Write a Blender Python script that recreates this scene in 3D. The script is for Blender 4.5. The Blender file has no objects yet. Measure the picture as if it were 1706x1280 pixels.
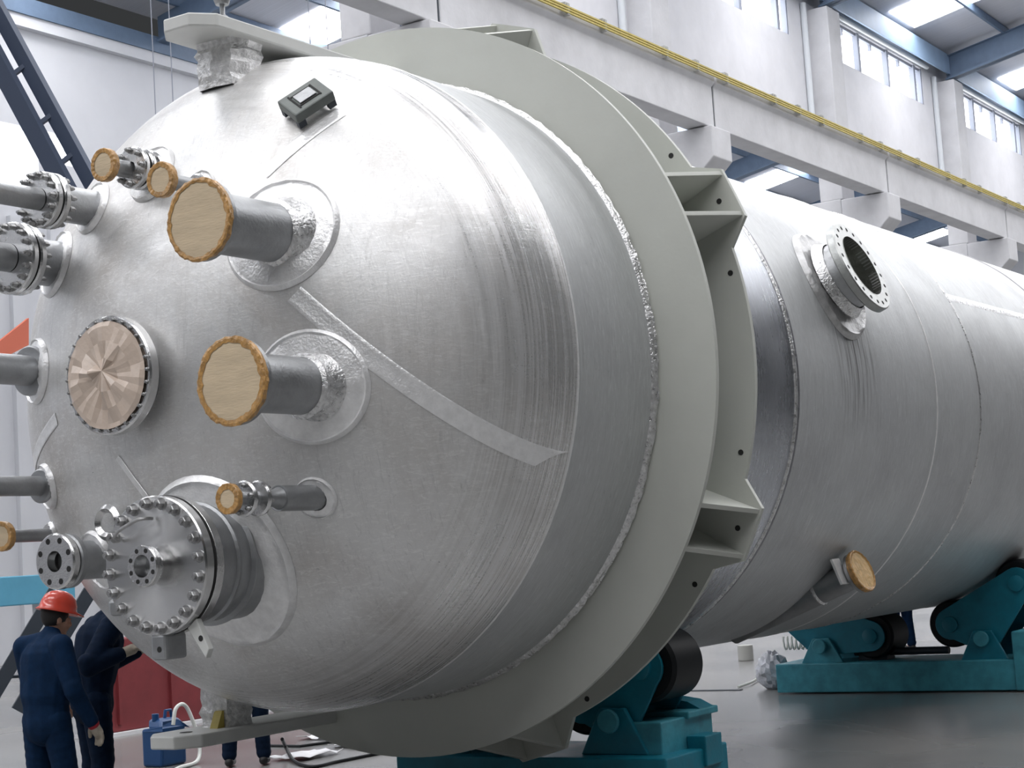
import bpy, math, random
from mathutils import Vector, Matrix
random.seed(7)
PI = math.pi; R_ = math.radians
K = 0.856                      # author unit -> metre
SC = bpy.context.scene
COL = SC.collection

# ------------------------------------------------------------------ camera, sky, light, exposure
CX, CY, CZ = -11.3143, -8.5330, 2.1
YAW, PITCH, ROLL, FPX = 0.5750189, 0.0977748, -0.0643575, 2888.13
fw = Vector((math.cos(YAW)*math.cos(PITCH), math.sin(YAW)*math.cos(PITCH), math.sin(PITCH)))
rt = fw.cross(Vector((0, 0, 1))).normalized(); up = rt.cross(fw)
rr = rt*math.cos(ROLL) + up*math.sin(ROLL); uu = -rt*math.sin(ROLL) + up*math.cos(ROLL)
cam_d = bpy.data.cameras.new('camera'); cam = bpy.data.objects.new('camera', cam_d); COL.objects.link(cam)
cam.matrix_world = Matrix(((rr.x, uu.x, -fw.x, CX*K), (rr.y, uu.y, -fw.y, CY*K), (rr.z, uu.z, -fw.z, CZ*K), (0, 0, 0, 1)))
cam_d.sensor_width = 36; cam_d.lens = FPX/1706*36; cam_d.clip_end = 500
SC.camera = cam

world = bpy.data.worlds.new('daylight'); SC.world = world; world.use_nodes = True
wn = world.node_tree; bg = wn.nodes['Background']
bg.inputs[0].default_value = (0.92, 0.96, 1.0, 1); bg.inputs[1].default_value = 0.04
SKYLIGHT = 13.0                 # radiance of the daylit roof panels and windows
SC.view_settings.view_transform = 'Standard'; SC.view_settings.look = 'None'
SC.view_settings.gamma = 1; SC.view_settings.use_curve_mapping = False
SC.view_settings.exposure = 0.0

# ------------------------------------------------------------------ materials
def mat(name, col, rough=.6, metal=0., nscale=0, namt=0., bump=0., bscale=40, stretch=(1, 1, 1), rvar=0., spec=.5, emit=0, ecol=None, col2=None, coat=0):
    m = bpy.data.materials.new(name); m.use_nodes = True
    nt = m.node_tree; b = nt.nodes['Principled BSDF']
    b.inputs['Base Color'].default_value = (*col, 1); b.inputs['Roughness'].default_value = rough
    b.inputs['Metallic'].default_value = metal; b.inputs['Specular IOR Level'].default_value = spec
    b.inputs['Coat Weight'].default_value = coat
    if emit:
        b.inputs['Emission Color'].default_value = (*(ecol or col), 1); b.inputs['Emission Strength'].default_value = emit
    if nscale or bump:
        tc = nt.nodes.new('ShaderNodeTexCoord'); mp = nt.nodes.new('ShaderNodeMapping')
        geo = nt.nodes.new('ShaderNodeNewGeometry')
        mp.inputs['Scale'].default_value = stretch; nt.links.new(geo.outputs['Position'], mp.inputs['Vector'])
    if nscale:
        n = nt.nodes.new('ShaderNodeTexNoise'); n.inputs['Scale'].default_value = nscale; n.inputs['Detail'].default_value = 6; n.inputs['Roughness'].default_value = .62
        nt.links.new(mp.outputs[0], n.inputs['Vector'])
        rp = nt.nodes.new('ShaderNodeValToRGB'); rp.color_ramp.elements[0].position = .3; rp.color_ramp.elements[1].position = .7
        c2 = col2 or tuple(max(0, c*(1-namt)) for c in col)
        rp.color_ramp.elements[0].color = (*c2, 1); rp.color_ramp.elements[1].color = (*tuple(min(1, c*(1+namt*.4)) for c in col), 1)
        nt.links.new(n.outputs['Fac'], rp.inputs['Fac']); nt.links.new(rp.outputs[0], b.inputs['Base Color'])
        if rvar:
            mr = nt.nodes.new('ShaderNodeMapRange'); mr.inputs['From Min'].default_value = .3; mr.inputs['From Max'].default_value = .7
            mr.inputs['To Min'].default_value = rough-rvar; mr.inputs['To Max'].default_value = rough+rvar
            nt.links.new(n.outputs['Fac'], mr.inputs['Value']); nt.links.new(mr.outputs[0], b.inputs['Roughness'])
    if bump:
        n2 = nt.nodes.new('ShaderNodeTexNoise'); n2.inputs['Scale'].default_value = bscale; n2.inputs['Detail'].default_value = 4
        nt.links.new(mp.outputs[0], n2.inputs['Vector'])
        bp = nt.nodes.new('ShaderNodeBump'); bp.inputs['Strength'].default_value = bump; bp.inputs['Distance'].default_value = .01
        nt.links.new(n2.outputs['Fac'], bp.inputs['Height']); nt.links.new(bp.outputs[0], b.inputs['Normal'])
    return m

def steel(name, base, rough, rv, metal=.9, mix2=(.5, .47, .44), head=False, band=False, stain=False):
    """rolled stainless plate: cloudy blotches, fine rolling marks around the axis, grinding scratches"""
    m = bpy.data.materials.new(name); m.use_nodes = True; nt = m.node_tree; b = nt.nodes['Principled BSDF']
    N, L = nt.nodes.new, nt.links.new
    geo = N('ShaderNodeNewGeometry')
    def noise(scale, sc, det=5, dist=0, rgh=.6):
        mp = N('ShaderNodeMapping'); mp.inputs['Scale'].default_value = sc; L(geo.outputs['Position'], mp.inputs['Vector'])
        n = N('ShaderNodeTexNoise'); n.inputs['Scale'].default_value = scale; n.inputs['Detail'].default_value = det
        n.inputs['Distortion'].default_value = dist; n.inputs['Roughness'].default_value = rgh
        L(mp.outputs[0], n.inputs['Vector']); return n.outputs['Fac']
    def rng(v, a, bb, c, d):
        r = N('ShaderNodeMapRange'); r.inputs['From Min'].default_value = a; r.inputs['From Max'].default_value = bb
        r.inputs['To Min'].default_value = c; r.inputs['To Max'].default_value = d; L(v, r.inputs['Value']); return r.outputs[0]
    def math_(op, x, y):
        q = N('ShaderNodeMath'); q.operation = op
        for i, v in enumerate((x, y)):
            if isinstance(v, (int, float)): q.inputs[i].default_value = v
            else: L(v, q.inputs[i])
        return q.outputs[0]
    def mix(f, a, c):
        q = N('ShaderNodeMix'); q.data_type = 'RGBA'
        if isinstance(f, float): q.inputs['Factor'].default_value = f
        else: L(f, q.inputs['Factor'])
        for i, v in ((6, a), (7, c)):
            if isinstance(v, tuple): q.inputs[i].default_value = (*v, 1)
            else: L(v, q.inputs[i])
        return q.outputs[2]
    cloud = noise(1.3, (1, 1, 1), 5, .6)
    brush = noise(3.0, (14, .5, .5), 6)
    scr = noise(5.5, (.6, 3.2, 9) if head else (9, .8, 1.2), 8, 1.2, .75)
    spots = noise(26, (1, 1, 1), 3)
    c = mix(rng(cloud, .42, .68, 0, .75), base, mix2)
    c = mix(rng(scr, .5, .68, 0, .6), c, tuple(min(1, x*1.3) for x in base))
    scr2 = noise(4.2, (3.5, 9, .7) if head else (12, 1, 1), 8, .8, .8)
    c = mix(rng(scr2, .53, .70, 0, .55), c, tuple(x*.62 for x in base))
    if head:
        sx = N('ShaderNodeSeparateXYZ'); L(geo.outputs['Position'], sx.inputs[0])
        rim = rng(math_('ADD', sx.outputs[0], math_('MULTIPLY', cloud, .35)), -2.0*K+.17, -1.45*K+.17, 0, 1)
        streak = noise(2.2, (34, .35, .35), 5)
        c = mix(math_('MULTIPLY', rim, rng(streak, .48, .62, 0, .55)), c, tuple(x*.66 for x in base))
        c = mix(math_('MULTIPLY', rim, rng(streak, .52, .40, 0, .6)), c, (.92, .92, .93))
    c = mix(rng(spots, .66, .74, 0, .35), c, tuple(x*.5 for x in base))
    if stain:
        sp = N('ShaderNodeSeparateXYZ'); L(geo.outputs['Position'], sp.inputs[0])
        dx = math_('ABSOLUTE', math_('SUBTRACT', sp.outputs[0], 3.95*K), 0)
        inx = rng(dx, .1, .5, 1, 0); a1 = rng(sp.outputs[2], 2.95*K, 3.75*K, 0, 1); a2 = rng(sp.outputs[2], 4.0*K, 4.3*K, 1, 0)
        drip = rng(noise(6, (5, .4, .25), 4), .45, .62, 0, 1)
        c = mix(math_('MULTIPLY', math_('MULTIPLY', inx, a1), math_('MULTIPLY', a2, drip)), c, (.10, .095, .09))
    L(c, b.inputs['Base Color'])
    b.inputs['Metallic'].default_value = metal
    r = math_('ADD', rng(cloud, .35, .7, rough-rv, rough+rv), rng(brush, .3, .7, -rv*.8, rv*.8))
    r = math_('SUBTRACT', r, rng(scr, .52, .75, 0, rv*1.2))
    if head:
        r = math_('SUBTRACT', r, math_('MULTIPLY', rim, rng(streak, .35, .65, .10, .22)))
    L(r, b.inputs['Roughness'])
    bp = N('ShaderNodeBump'); bp.inputs['Strength'].default_value = .35 if not band else .22; bp.inputs['Distance'].default_value = .004
    L(math_('ADD', brush, math_('MULTIPLY', scr, .7)), bp.inputs['Height'])
    bp2 = N('ShaderNodeBump'); bp2.inputs['Strength'].default_value = .5; bp2.inputs['Distance'].default_value = .012
    L(cloud, bp2.inputs['Height']); L(bp.outputs[0], bp2.inputs['Normal']); L(bp2.outputs[0], b.inputs['Normal'])
    return m

M = {}
M['head'] = steel('stainless_head', (.74, .74, .735), .46, .09, .62, (.55, .525, .50), head=True)
M['knuckle'] = M['head']
M['shell'] = steel('stainless_shell', (.57, .585, .59), .5, .05, .5, (.49, .50, .51), stain=True)
M['shell2'] = steel('stainless_band', (.50, .52, .56), .30, .06, .9, (.40, .42, .45))
M['weld'] = mat('weld_bead', (.80, .80, .80), .32, .9, 30, .35, .8, 60, rvar=.1)
M['weld_dark'] = mat('weld_heat_tint', (.30, .30, .32), .4, .8, 12, .3, .5, 60)
M['strip'] = mat('ground_weld_strip', (.95, .95, .95), .36, .45, 14, .14, .4, 60)
M['bright'] = mat('machined_steel', (.72, .72, .72), .24, 1, 10, .12, .12, 70, rvar=.05)
M['pipe'] = mat('pipe_steel', (.40, .41, .42), .42, .8, 7, .2, .2, 50, rvar=.07)
M['bolt'] = mat('bolt_steel', (.42, .42, .42), .38, .9, 20, .2)
M['dark'] = mat('hole_dark', (.02, .02, .02), .8)
M['grey'] = mat('ring_paint', (.56, .575, .53), .5, 0, 1.2, .06, .08, 25, rvar=.05)
M['lug'] = mat('lug_paint', (.66, .67, .65), .5, 0, 3, .08)
M['ply'] = mat('plywood', (.66, .53, .36), .65, 0, 3, .15, .2, 20, stretch=(1, 1, 6))
M['tape'] = mat('amber_film', (.56, .31, .10), .28, 0, 22, .5, .6, 40, spec=.7)
M['film'] = mat('clear_film_over_ply', (.66, .54, .45), .3, 0, 4, .15, .8, 9, spec=.6, coat=.15)
M['foil'] = mat('foil', (.93, .93, .93), .38, .35, 30, .35, 2.2, 26)
M['yellow'] = mat('yellow_paint', (.50, .40, .08), .5, 0, 10, .2)
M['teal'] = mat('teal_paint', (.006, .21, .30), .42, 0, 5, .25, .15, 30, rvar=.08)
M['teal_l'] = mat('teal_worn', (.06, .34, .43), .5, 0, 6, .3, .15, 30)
M['rubber'] = mat('rubber', (.008, .010, .012), .5, spec=.25)
M['concrete'] = mat('whitewashed_concrete', (.66, .66, .68), .85, 0, 1.1, .14, .3, 12)
M['wall'] = mat('wall_paint', (.72, .72, .75), .85, 0, .8, .10, .12, 10)
M['wall_far'] = mat('far_wall_paint', (.62, .63, .66), .85, 0, .6, .06)
M['rafter'] = mat('blue_steel', (.12, .175, .26), .55, 0, 3, .15)
M['gutter'] = mat('light_blue_sheet', (.30, .42, .58), .55, 0, 2, .1)
M['roof'] = mat('roof_sheet', (.60, .62, .68), .6, 0, 2, .1, .4, 1, stretch=(14, .1, .1))
M['sky'] = mat('daylit_panel', (.95, .97, 1), .6, emit=SKYLIGHT, ecol=(1, .99, 1))
M['winglow'] = mat('window_daylight', (.95, .97, 1), .6, emit=4.0, ecol=(.96, .98, 1))
M['frame'] = mat('window_frame', (.30, .32, .38), .6)
M['pipe_w'] = mat('pvc_pipe', (.66, .69, .72), .5)
M['black'] = mat('dark_steel', (.035, .045, .06), .5)
M['stair'] = mat('ladder_paint', (.06, .08, .13), .5)
M['navy'] = mat('navy_cloth', (.005, .024, .068), .85, 0, 14, .3, .9, 7, spec=.15)
M['navy_d'] = mat('dark_navy_cloth', (.004, .013, .035), .88, 0, 14, .3, .9, 7, spec=.15)
M['skin'] = mat('skin', (.48, .27, .19), .6)
M['hair'] = mat('hair', (.012, .010, .010), .6)
M['helmet'] = mat('red_helmet', (.72, .06, .03), .25, 0, spec=.6, coat=.4)
M['glove'] = mat('work_glove', (.50, .44, .36), .9, 0, 20, .25)
M['redcuff'] = mat('red_cuff', (.45, .03, .05), .8)
M['shoe'] = mat('shoe', (.02, .02, .02), .5)
M['redbox'] = mat('maroon_paint', (.19, .025, .030), .6, 0, 2, .25)
M['can'] = mat('blue_plastic', (.008, .055, .17), .35)
M['hose'] = mat('white_hose', (.72, .74, .70), .5)
M['bluebeam'] = mat('sky_blue_paint', (.10, .36, .52), .55, 0, 1, .15)
M['orange'] = mat('orange_banner', (.80, .22, .14), .8)
M['plastic'] = mat('plastic_bag', (.62, .64, .70), .22, 0, 9, .4, 1.5, 10, spec=.7)
M['paper'] = mat('sheet', (.78, .78, .80), .5, 0, 5, .15)
M['stand'] = mat('grey_post', (.40, .40, .38), .7)
M['box'] = mat('clamp_grey', (.16, .18, .17), .5, 0, 9, .2)

def turned():
    m = bpy.data.materials.new('turned_steel'); m.use_nodes = True; nt = m.node_tree; b = nt.nodes['Principled BSDF']
    b.inputs['Base Color'].default_value = (.74, .74, .74, 1); b.inputs['Metallic'].default_value = 1; b.inputs['Roughness'].default_value = .27
    b.inputs['Anisotropic'].default_value = .95; b.inputs['Anisotropic Rotation'].default_value = .25
    tg = nt.nodes.new('ShaderNodeTangent'); tg.direction_type = 'RADIAL'; tg.axis = 'X'; nt.links.new(tg.outputs[0], b.inputs['Tangent'])
    return m
M['turned'] = turned()
def floor_mat():
    m = mat('concrete_floor', (.24, .235, .225), .24, 0, .3, .3, 0, 3, rvar=.09, col2=(.13, .135, .14), spec=.6)
    for n in m.node_tree.nodes:
        if n.type == 'TEX_NOISE': n.inputs['Detail'].default_value = 3; n.inputs['Roughness'].default_value = .5
        if n.type == 'VALTORGB': n.color_ramp.elements[0].position = .15; n.color_ramp.elements[1].position = .85
        if n.type == 'MAP_RANGE': n.inputs['From Min'].default_value = .15; n.inputs['From Max'].default_value = .85
    return m
M['floor'] = floor_mat()

# ------------------------------------------------------------------ mesh building
def V(a): return Vector(a)
def basis(d):
    d = Vector(d).normalized(); h = Vector((0, 0, 1)) if abs(d.z) < .9 else Vector((1, 0, 0))
    u = d.cross(h).normalized(); w = d.cross(u).normalized(); return d, u, w
class MB:
    def __init__(s): s.v = []; s.f = []; s.m = []; s.mi = 0
    def add(s, vs, fs):
        o = len(s.v); s.v += [Vector(x) for x in vs]; s.f += [[i+o for i in q] for q in fs]; s.m += [s.mi]*len(fs); return s
    def box(s, x0, x1, y0, y1, z0, z1):
        return s.add([(x, y, z) for x in (x0, x1) for y in (y0, y1) for z in (z0, z1)],
                     [(0, 1, 3, 2), (4, 6, 7, 5), (0, 4, 5, 1), (2, 3, 7, 6), (0, 2, 6, 4), (1, 5, 7, 3)])
    def obox(s, c, ax, ay, az):
        c, ax, ay, az = map(Vector, (c, ax, ay, az))
        return s.add([c+ax*i+ay*j+az*k for i in (-1, 1) for j in (-1, 1) for k in (-1, 1)],
                     [(0, 1, 3, 2), (4, 6, 7, 5), (0, 4, 5, 1), (2, 3, 7, 6), (0, 2, 6, 4), (1, 5, 7, 3)])
    def bar(s, p, q, w, h):
        p, q = Vector(p), Vector(q); d, u, v = basis(q-p)
        return s.obox((p+q)/2, (q-p)/2, u*w/2, v*h/2)
    def lathe(s, o, d, prof, n=32, a0=0, a1=2*PI, closed=False):
        o = Vector(o); d, u, w = basis(d); full = abs(a1-a0-2*PI) < 1e-6; m = n if full else n+1
        vs = [o+d*t+(u*math.cos(a0+(a1-a0)*j/n)+w*math.sin(a0+(a1-a0)*j/n))*r for t, r in prof for j in range(m)]
        fs = []; L = len(prof)
        for i in range(L if closed else L-1):
            for j in range(n):
                a, b = j, (j+1) % m; i2 = (i+1) % L
                fs.append((i*m+a, i*m+b, i2*m+b, i2*m+a))
        return s.add(vs, fs)
    def cyl(s, p, q, r0, r1=None, n=20, cap=True):
        r1 = r0 if r1 is None else r1; p, q = Vector(p), Vector(q); L = (q-p).length
        pr = [(0, r0), (L, r1)]
        if cap: pr = [(0, 1e-4)]+pr+[(L, 1e-4)]
        return s.lathe(p, q-p, pr, n)
    def ring(s, o, d, r0, r1, t0, t1, n=32):   # closed annular solid
        return s.lathe(o, d, [(t0, r0), (t0, r1), (t1, r1), (t1, r0)], n, closed=True)
    def prism(s, pts, e):
        n = len(pts); e = Vector(e); pts = [Vector(p) for p in pts]
        return s.add(pts+[p+e for p in pts], [list(range(n))[::-1], list(range(n, 2*n))]+[(i, (i+1) % n, n+(i+1) % n, n+i) for i in range(n)])
    def tube(s, pts, r, n=8, cap=True):
        pts = [Vector(p) for p in pts]; rs = r if isinstance(r, (list, tuple)) else [r]*len(pts); vs = []; fs = []; pu = None
        for i, p in enumerate(pts):
            d = (pts[min(i+1, len(pts)-1)]-pts[max(i-1, 0)]).normalized()
            if pu is None: _, u, w = basis(d)
            else: u = (pu-d*pu.dot(d)).normalized(); w = d.cross(u)
            pu = u
            vs += [p+(u*math.cos(2*PI*j/n)+w*math.sin(2*PI*j/n))*rs[i] for j in range(n)]
        for i in range(len(pts)-1):
            for j in range(n): fs.append((i*n+j, i*n+(j+1) % n, (i+1)*n+(j+1) % n, (i+1)*n+j))
        if cap: fs += [list(range(n))[::-1], [(len(pts)-1)*n+j for j in range(n)]]
        return s.add(vs, fs)
    def ball(s, c, r, n=14, m=9, sc=(1, 1, 1)):
        c = Vector(c); vs = []; fs = []
        for i in range(m+1):
            t = PI*i/m
            for j in range(n):
                a = 2*PI*j/n; vs.append(c+Vector((math.sin(t)*math.cos(a)*sc[0], math.sin(t)*math.sin(a)*sc[1], math.cos(t)*sc[2]))*r)
        for i in range(m):
            for j in range(n): fs.append((i*n+j, (i+1)*n+j, (i+1)*n+(j+1) % n, i*n+(j+1) % n))
        return s.add(vs, fs)

def spl(pts, n=8):
    pts = [Vector(p) for p in pts]; P = [pts[0]*2-pts[1]]+pts+[pts[-1]*2-pts[-2]]; out = []
    for i in range(1, len(P)-2):
        for k in range(n):
            t = k/n; a, b, c, d = P[i-1:i+3]
            out.append(.5*((2*b)+(c-a)*t+(2*a-5*b+4*c-d)*t*t+(3*b-a-3*c+d)*t**3))
    return out+[pts[-1]]
WL = {}      # world location (author units) of every object
def link(name, me, parent, loc):
    o = bpy.data.objects.new(name, me); COL.objects.link(o); base = Vector((0, 0, 0))
    if parent is not None: o.parent = parent; base = WL[parent]
    o.location = (loc-base)*K; WL[o] = Vector(loc); return o
def obj(name, mb, mats, parent=None, smooth=True, bevel=0, at=None, remesh=0, label=None, ang=38, origin=None):
    """mesh authored in world units; becomes ONE object, child of parent if given. at=(loc): authored around 0 and moved"""
    mats = mats if isinstance(mats, (list, tuple)) else [mats]
    vs = mb.v
    if at is not None: vs = [v+Vector(at) for v in vs]
    lo = Vector([min(v[i] for v in vs) for i in range(3)]); hi = Vector([max(v[i] for v in vs) for i in range(3)])
    org = Vector(origin) if origin is not None else Vector(((lo.x+hi.x)/2, (lo.y+hi.y)/2, lo.z))
    me = bpy.data.meshes.new(name); me.from_pydata([(v-org)*K for v in vs], [], mb.f)
    for m_ in mats: me.materials.append(m_)
    me.polygons.foreach_set('material_index', mb.m)
    if smooth:
        me.polygons.foreach_set('use_smooth', [True]*len(me.polygons)); me.set_sharp_from_angle(angle=R_(ang))
    me.update(); me.validate()
    import bmesh
    bm = bmesh.new(); bm.from_mesh(me); bmesh.ops.remove_doubles(bm, verts=bm.verts, dist=2e-4)
    bmesh.ops.recalc_face_normals(bm, faces=bm.faces); bm.to_mesh(me); bm.free()
    o = link(name, me, parent, org)
    if remesh:
        r = o.modifiers.new('remesh', 'REMESH'); r.mode = 'VOXEL'; r.voxel_size = remesh; r.use_smooth_shade = True
        q = o.modifiers.new('smooth', 'SMOOTH'); q.factor = .6; q.iterations = 4
    if bevel:
        b = o.modifiers.new('bevel', 'BEVEL'); b.width = bevel*K; b.segments = 2; b.limit_method = 'ANGLE'; b.angle_limit = R_(40)
    if label: o['label'] = label
    return o
def tag(o, label=None, cat=None, group=None, kind=None):
    if label: o['label'] = label
    if cat: o['category'] = cat
    if group: o['group'] = group
    if kind: o['kind'] = kind
    return o
def thing(name, label, cat, loc, group=None):
    return tag(link(name, None, None, Vector(loc)), label, cat, group)
def struct(name, mb, m, **k): return tag(obj(name, mb, m, **k), kind='structure')
def dup_mesh(o, parent, loc, rot=None):
    c = o.copy(); COL.objects.link(c); c.parent = parent; c.location = (Vector(loc)-WL[parent])*K; WL[c] = Vector(loc)
    if rot is not None: c.rotation_euler = rot
    return c
def dup_tree(o, delta, parent=None):
    c = o.copy(); COL.objects.link(c); c.parent = parent
    WL[c] = WL[o]+Vector(delta)
    if parent is None: c.location = WL[c]*K
    for ch in list(o.children): dup_tree(ch, delta, c)
    return c

H = 3.5071            # height of the vessel axis
RS = 2.487            # shell radius
XH, AH = -1.126, 1.55 # tangent line and depth of the dished head

# ------------------------------------------------------------------ the hall: floor, walls, roof
f = MB(); f.box(-40, 110, -26, 60, -.3, 0); struct('floor', f, M['floor'], smooth=False)
COLX = [3.72 + 11.83*i for i in range(9)]          # column lines 3.72, 15.55, 27.38, 39.21, 51.04 ...
YB = 10.0                                           # face of the crane beam
YW = 12.0                                           # face of the upper wall
ZE = 18.55                                          # eaves
YF = 29.0                                           # far wall of the next bay
RIDGE = -3.0; SL = .19
def roofz(y): return ZE+.85+SL*((YW-RIDGE)-abs(y-RIDGE))
def roofz2(y):
    mid = (YW+YF)/2+.3; return ZE+.85+SL*((YF-YW)/2-abs(y-mid))

# upper wall with window openings, bay by bay
w = MB(); WZ0, WZ1 = 17.38, 18.72
for i in range(len(COLX)-1):
    x0, x1 = COLX[i], COLX[i+1]; a, b = x0+2.05, x1-1.95
    w.box(x0, x1, YW, YW+.35, 14.0, WZ0)
    w.box(x0, a, YW, YW+.35, WZ0, WZ1); w.box(b, x1, YW, YW+.35, WZ0, WZ1)
    w.box(x0, x1, YW, YW+.35, WZ1, 19.6)
struct('wall_back', w, M['wall'], smooth=False)
for i in range(len(COLX)-1):
    x0, x1 = COLX[i], COLX[i+1]; a, b = x0+2.05, x1-1.95
    pn = MB(); pn.box(a, b, YW+.2, YW+.24, WZ0, WZ1)
    wo = struct('window_%d' % (i+1), pn, M['winglow'], smooth=False)
    fr = MB()
    for k in (0, .23, .57, .91, 1): fr.box(a+(b-a)*k-.09, a+(b-a)*k+.09, YW+.02, YW+.2, WZ0, WZ1)
    fr.box(a, b, YW+.08, YW+.2, WZ1-.09, WZ1); fr.box(a, b, YW+.08, YW+.2, WZ0, WZ0+.05)
    for k in (.08, .4, .74): fr.box(a+(b-a)*k-.04, a+(b-a)*k+.04, YW+.1, YW+.2, WZ1-.3, WZ1-.05)
    obj('window_frame', fr, M['frame'], wo, smooth=False)
    cv = MB(); cv.tube([(a-.4, YW-.15, WZ1+.08), (b+.2, YW-.15, WZ1+.08)], .09, 10)
    cp = obj('roof_pipe', cv, M['pipe_w']); tag(cp, 'white pipe running above the %s high window of the side wall' % ['first', 'second', 'third', 'fourth', 'fifth', 'sixth', 'seventh', 'eighth'][i], 'pipe', 'pipes above the high windows')

w = MB(); w.box(-40, 110, YF, YF+.4, 15.1, 17.95); w.box(-40, 110, YF-.25, YF+.4, 17.95, 18.35)
for i in range(-4, 9):
    xc = 3.72+11.83*i
    w.box(xc-3.6, xc+5.5, YF, YF+.4, 13.0, 15.1); w.box(xc+6.9, xc+8.23, YF, YF+.4, 13.0, 14.2)
w.box(-40, 110, YF, YF+.4, 0, 13.0)
for i in range(60): w.box(-2+i*1.45, -2+i*1.45+.42, YF-.16, YF, 0, 12.4)
struct('wall_far', w, M['wall_far'], smooth=False)
w = MB(); w.box(-40, 110, YF+.45, YF+.5, 12.9, 15.25); struct('window_20', w, M['winglow'], smooth=False)
w = MB(); w.box(104, 104.4, -26, YF, 0, 24); struct('wall_end', w, M['wall_far'], smooth=False)

c = MB(); c.box(-40, 104, YF-.32, YF-.26, 18.3, 18.8); o = obj('eaves_girder', c, M['rafter'], smooth=False); tag(o, 'dark blue girder along the top of the far wall behind the ladder', 'beam')
# columns, corbels, crane beams
ORDN = ['first', 'second', 'third', 'fourth', 'fifth', 'sixth', 'seventh', 'eighth', 'ninth', 'tenth', 'eleventh', 'twelfth', 'thirteenth', 'fourteenth', 'fifteenth', 'sixteenth']
ORD = ['first', 'second', 'third', 'fourth', 'fifth', 'sixth', 'seventh', 'eighth', 'ninth']
for i, x in enumerate(COLX[:8]):
    t = thing('concrete_column', 'whitewashed concrete column of the side wall, %s from the left along the crane beam' % ORD[i], 'column', (x, 12, 0), 'columns under the crane beam')
    c = MB(); c.box(x-.53, x+.53, 11.36, 12.7, 0, 12.35); obj('lower_shaft', c, M['concrete'], t, smooth=False, bevel=.03)
    c = MB(); c.prism([(x-.53, 11.36, 12.33), (x-.53, 9.85, 12.33), (x-.53, 9.85, 11.55), (x-.53, 10.55, 10.9), (x-.53, 11.36, 10.6)], (1.06, 0, 0)); obj('corbel', c, M['concrete'], t, smooth=False, bevel=.03)
    c = MB(); c.box(x-.5, x+.5, 11.3, 12.05, 12.35, 18.5); obj('upper_shaft', c, M['concrete'], t, smooth=False, bevel=.03)
    c = MB(); c.tube([(x-.95, 11.9, 14), (x-.95, 11.9, 18.6)], .1, 10)
    dp = obj('drain_pipe', c, M['pipe_w']); tag(dp, 'pale vertical drain pipe on the wall beside the %s column' % ORD[i], 'pipe', 'drain pipes beside the columns')
for i in range(len(COLX)-2):
    x0, x1 = COLX[i]+.05, COLX[i+1]-.05
    t = thing('crane_beam', 'white concrete crane beam, %s span from the left along the side wall' % ORD[i], 'beam', ((x0+x1)/2, 10.3, 12.35), 'concrete crane beams')
    c = MB(); c.prism([(x0, YB, 12.36), (x0, YB+.6, 12.36), (x0, YB+.6, 13.75), (x0, YB-.1, 13.75), (x0, YB-.1, 13.5), (x0, YB, 13.4)], (x1-x0, 0, 0))
    obj('beam', c, M['concrete'], t, smooth=False, bevel=.02)
    c = MB(); c.box(x1-.03, x1+.09, YB+.03, YB+.55, 12.37, 13.45); obj('gap_shade_strip', c, M['black'], t, smooth=False)  # dark strip added for the shade in the open gap between spans
    c = MB(); c.box(x0, x1, YB+.15, YB+.35, 13.75, 13.95); obj('rail', c, M['black'], t, smooth=False)
    if i == 0:
        pass
t = thing('conductor_rail', 'yellow crane conductor rails clipped along the top of the concrete beams', 'rail', (50, 9.8, 13.6))
for k, zz in enumerate((13.60, 13.66, 13.72)):
    c = MB(); c.box(COLX[0], COLX[-2], YB-.24, YB-.20, zz-.018, zz+.018); obj('conductor_bar', c, M['yellow'], t, smooth=False)
x = COLX[0]+1
n_ = 0
while x < COLX[-2]:
    c = MB(); c.box(x-.05, x+.05, YB-.23, YB-.1, 13.55, 13.80); c.box(x-.09, x+.09, YB-.2, YB+.0, 13.74, 13.83); obj('rail_bracket', c, M['stand'], t, smooth=False); x += 2.9 if int(x) % 2 else 1.6

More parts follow.
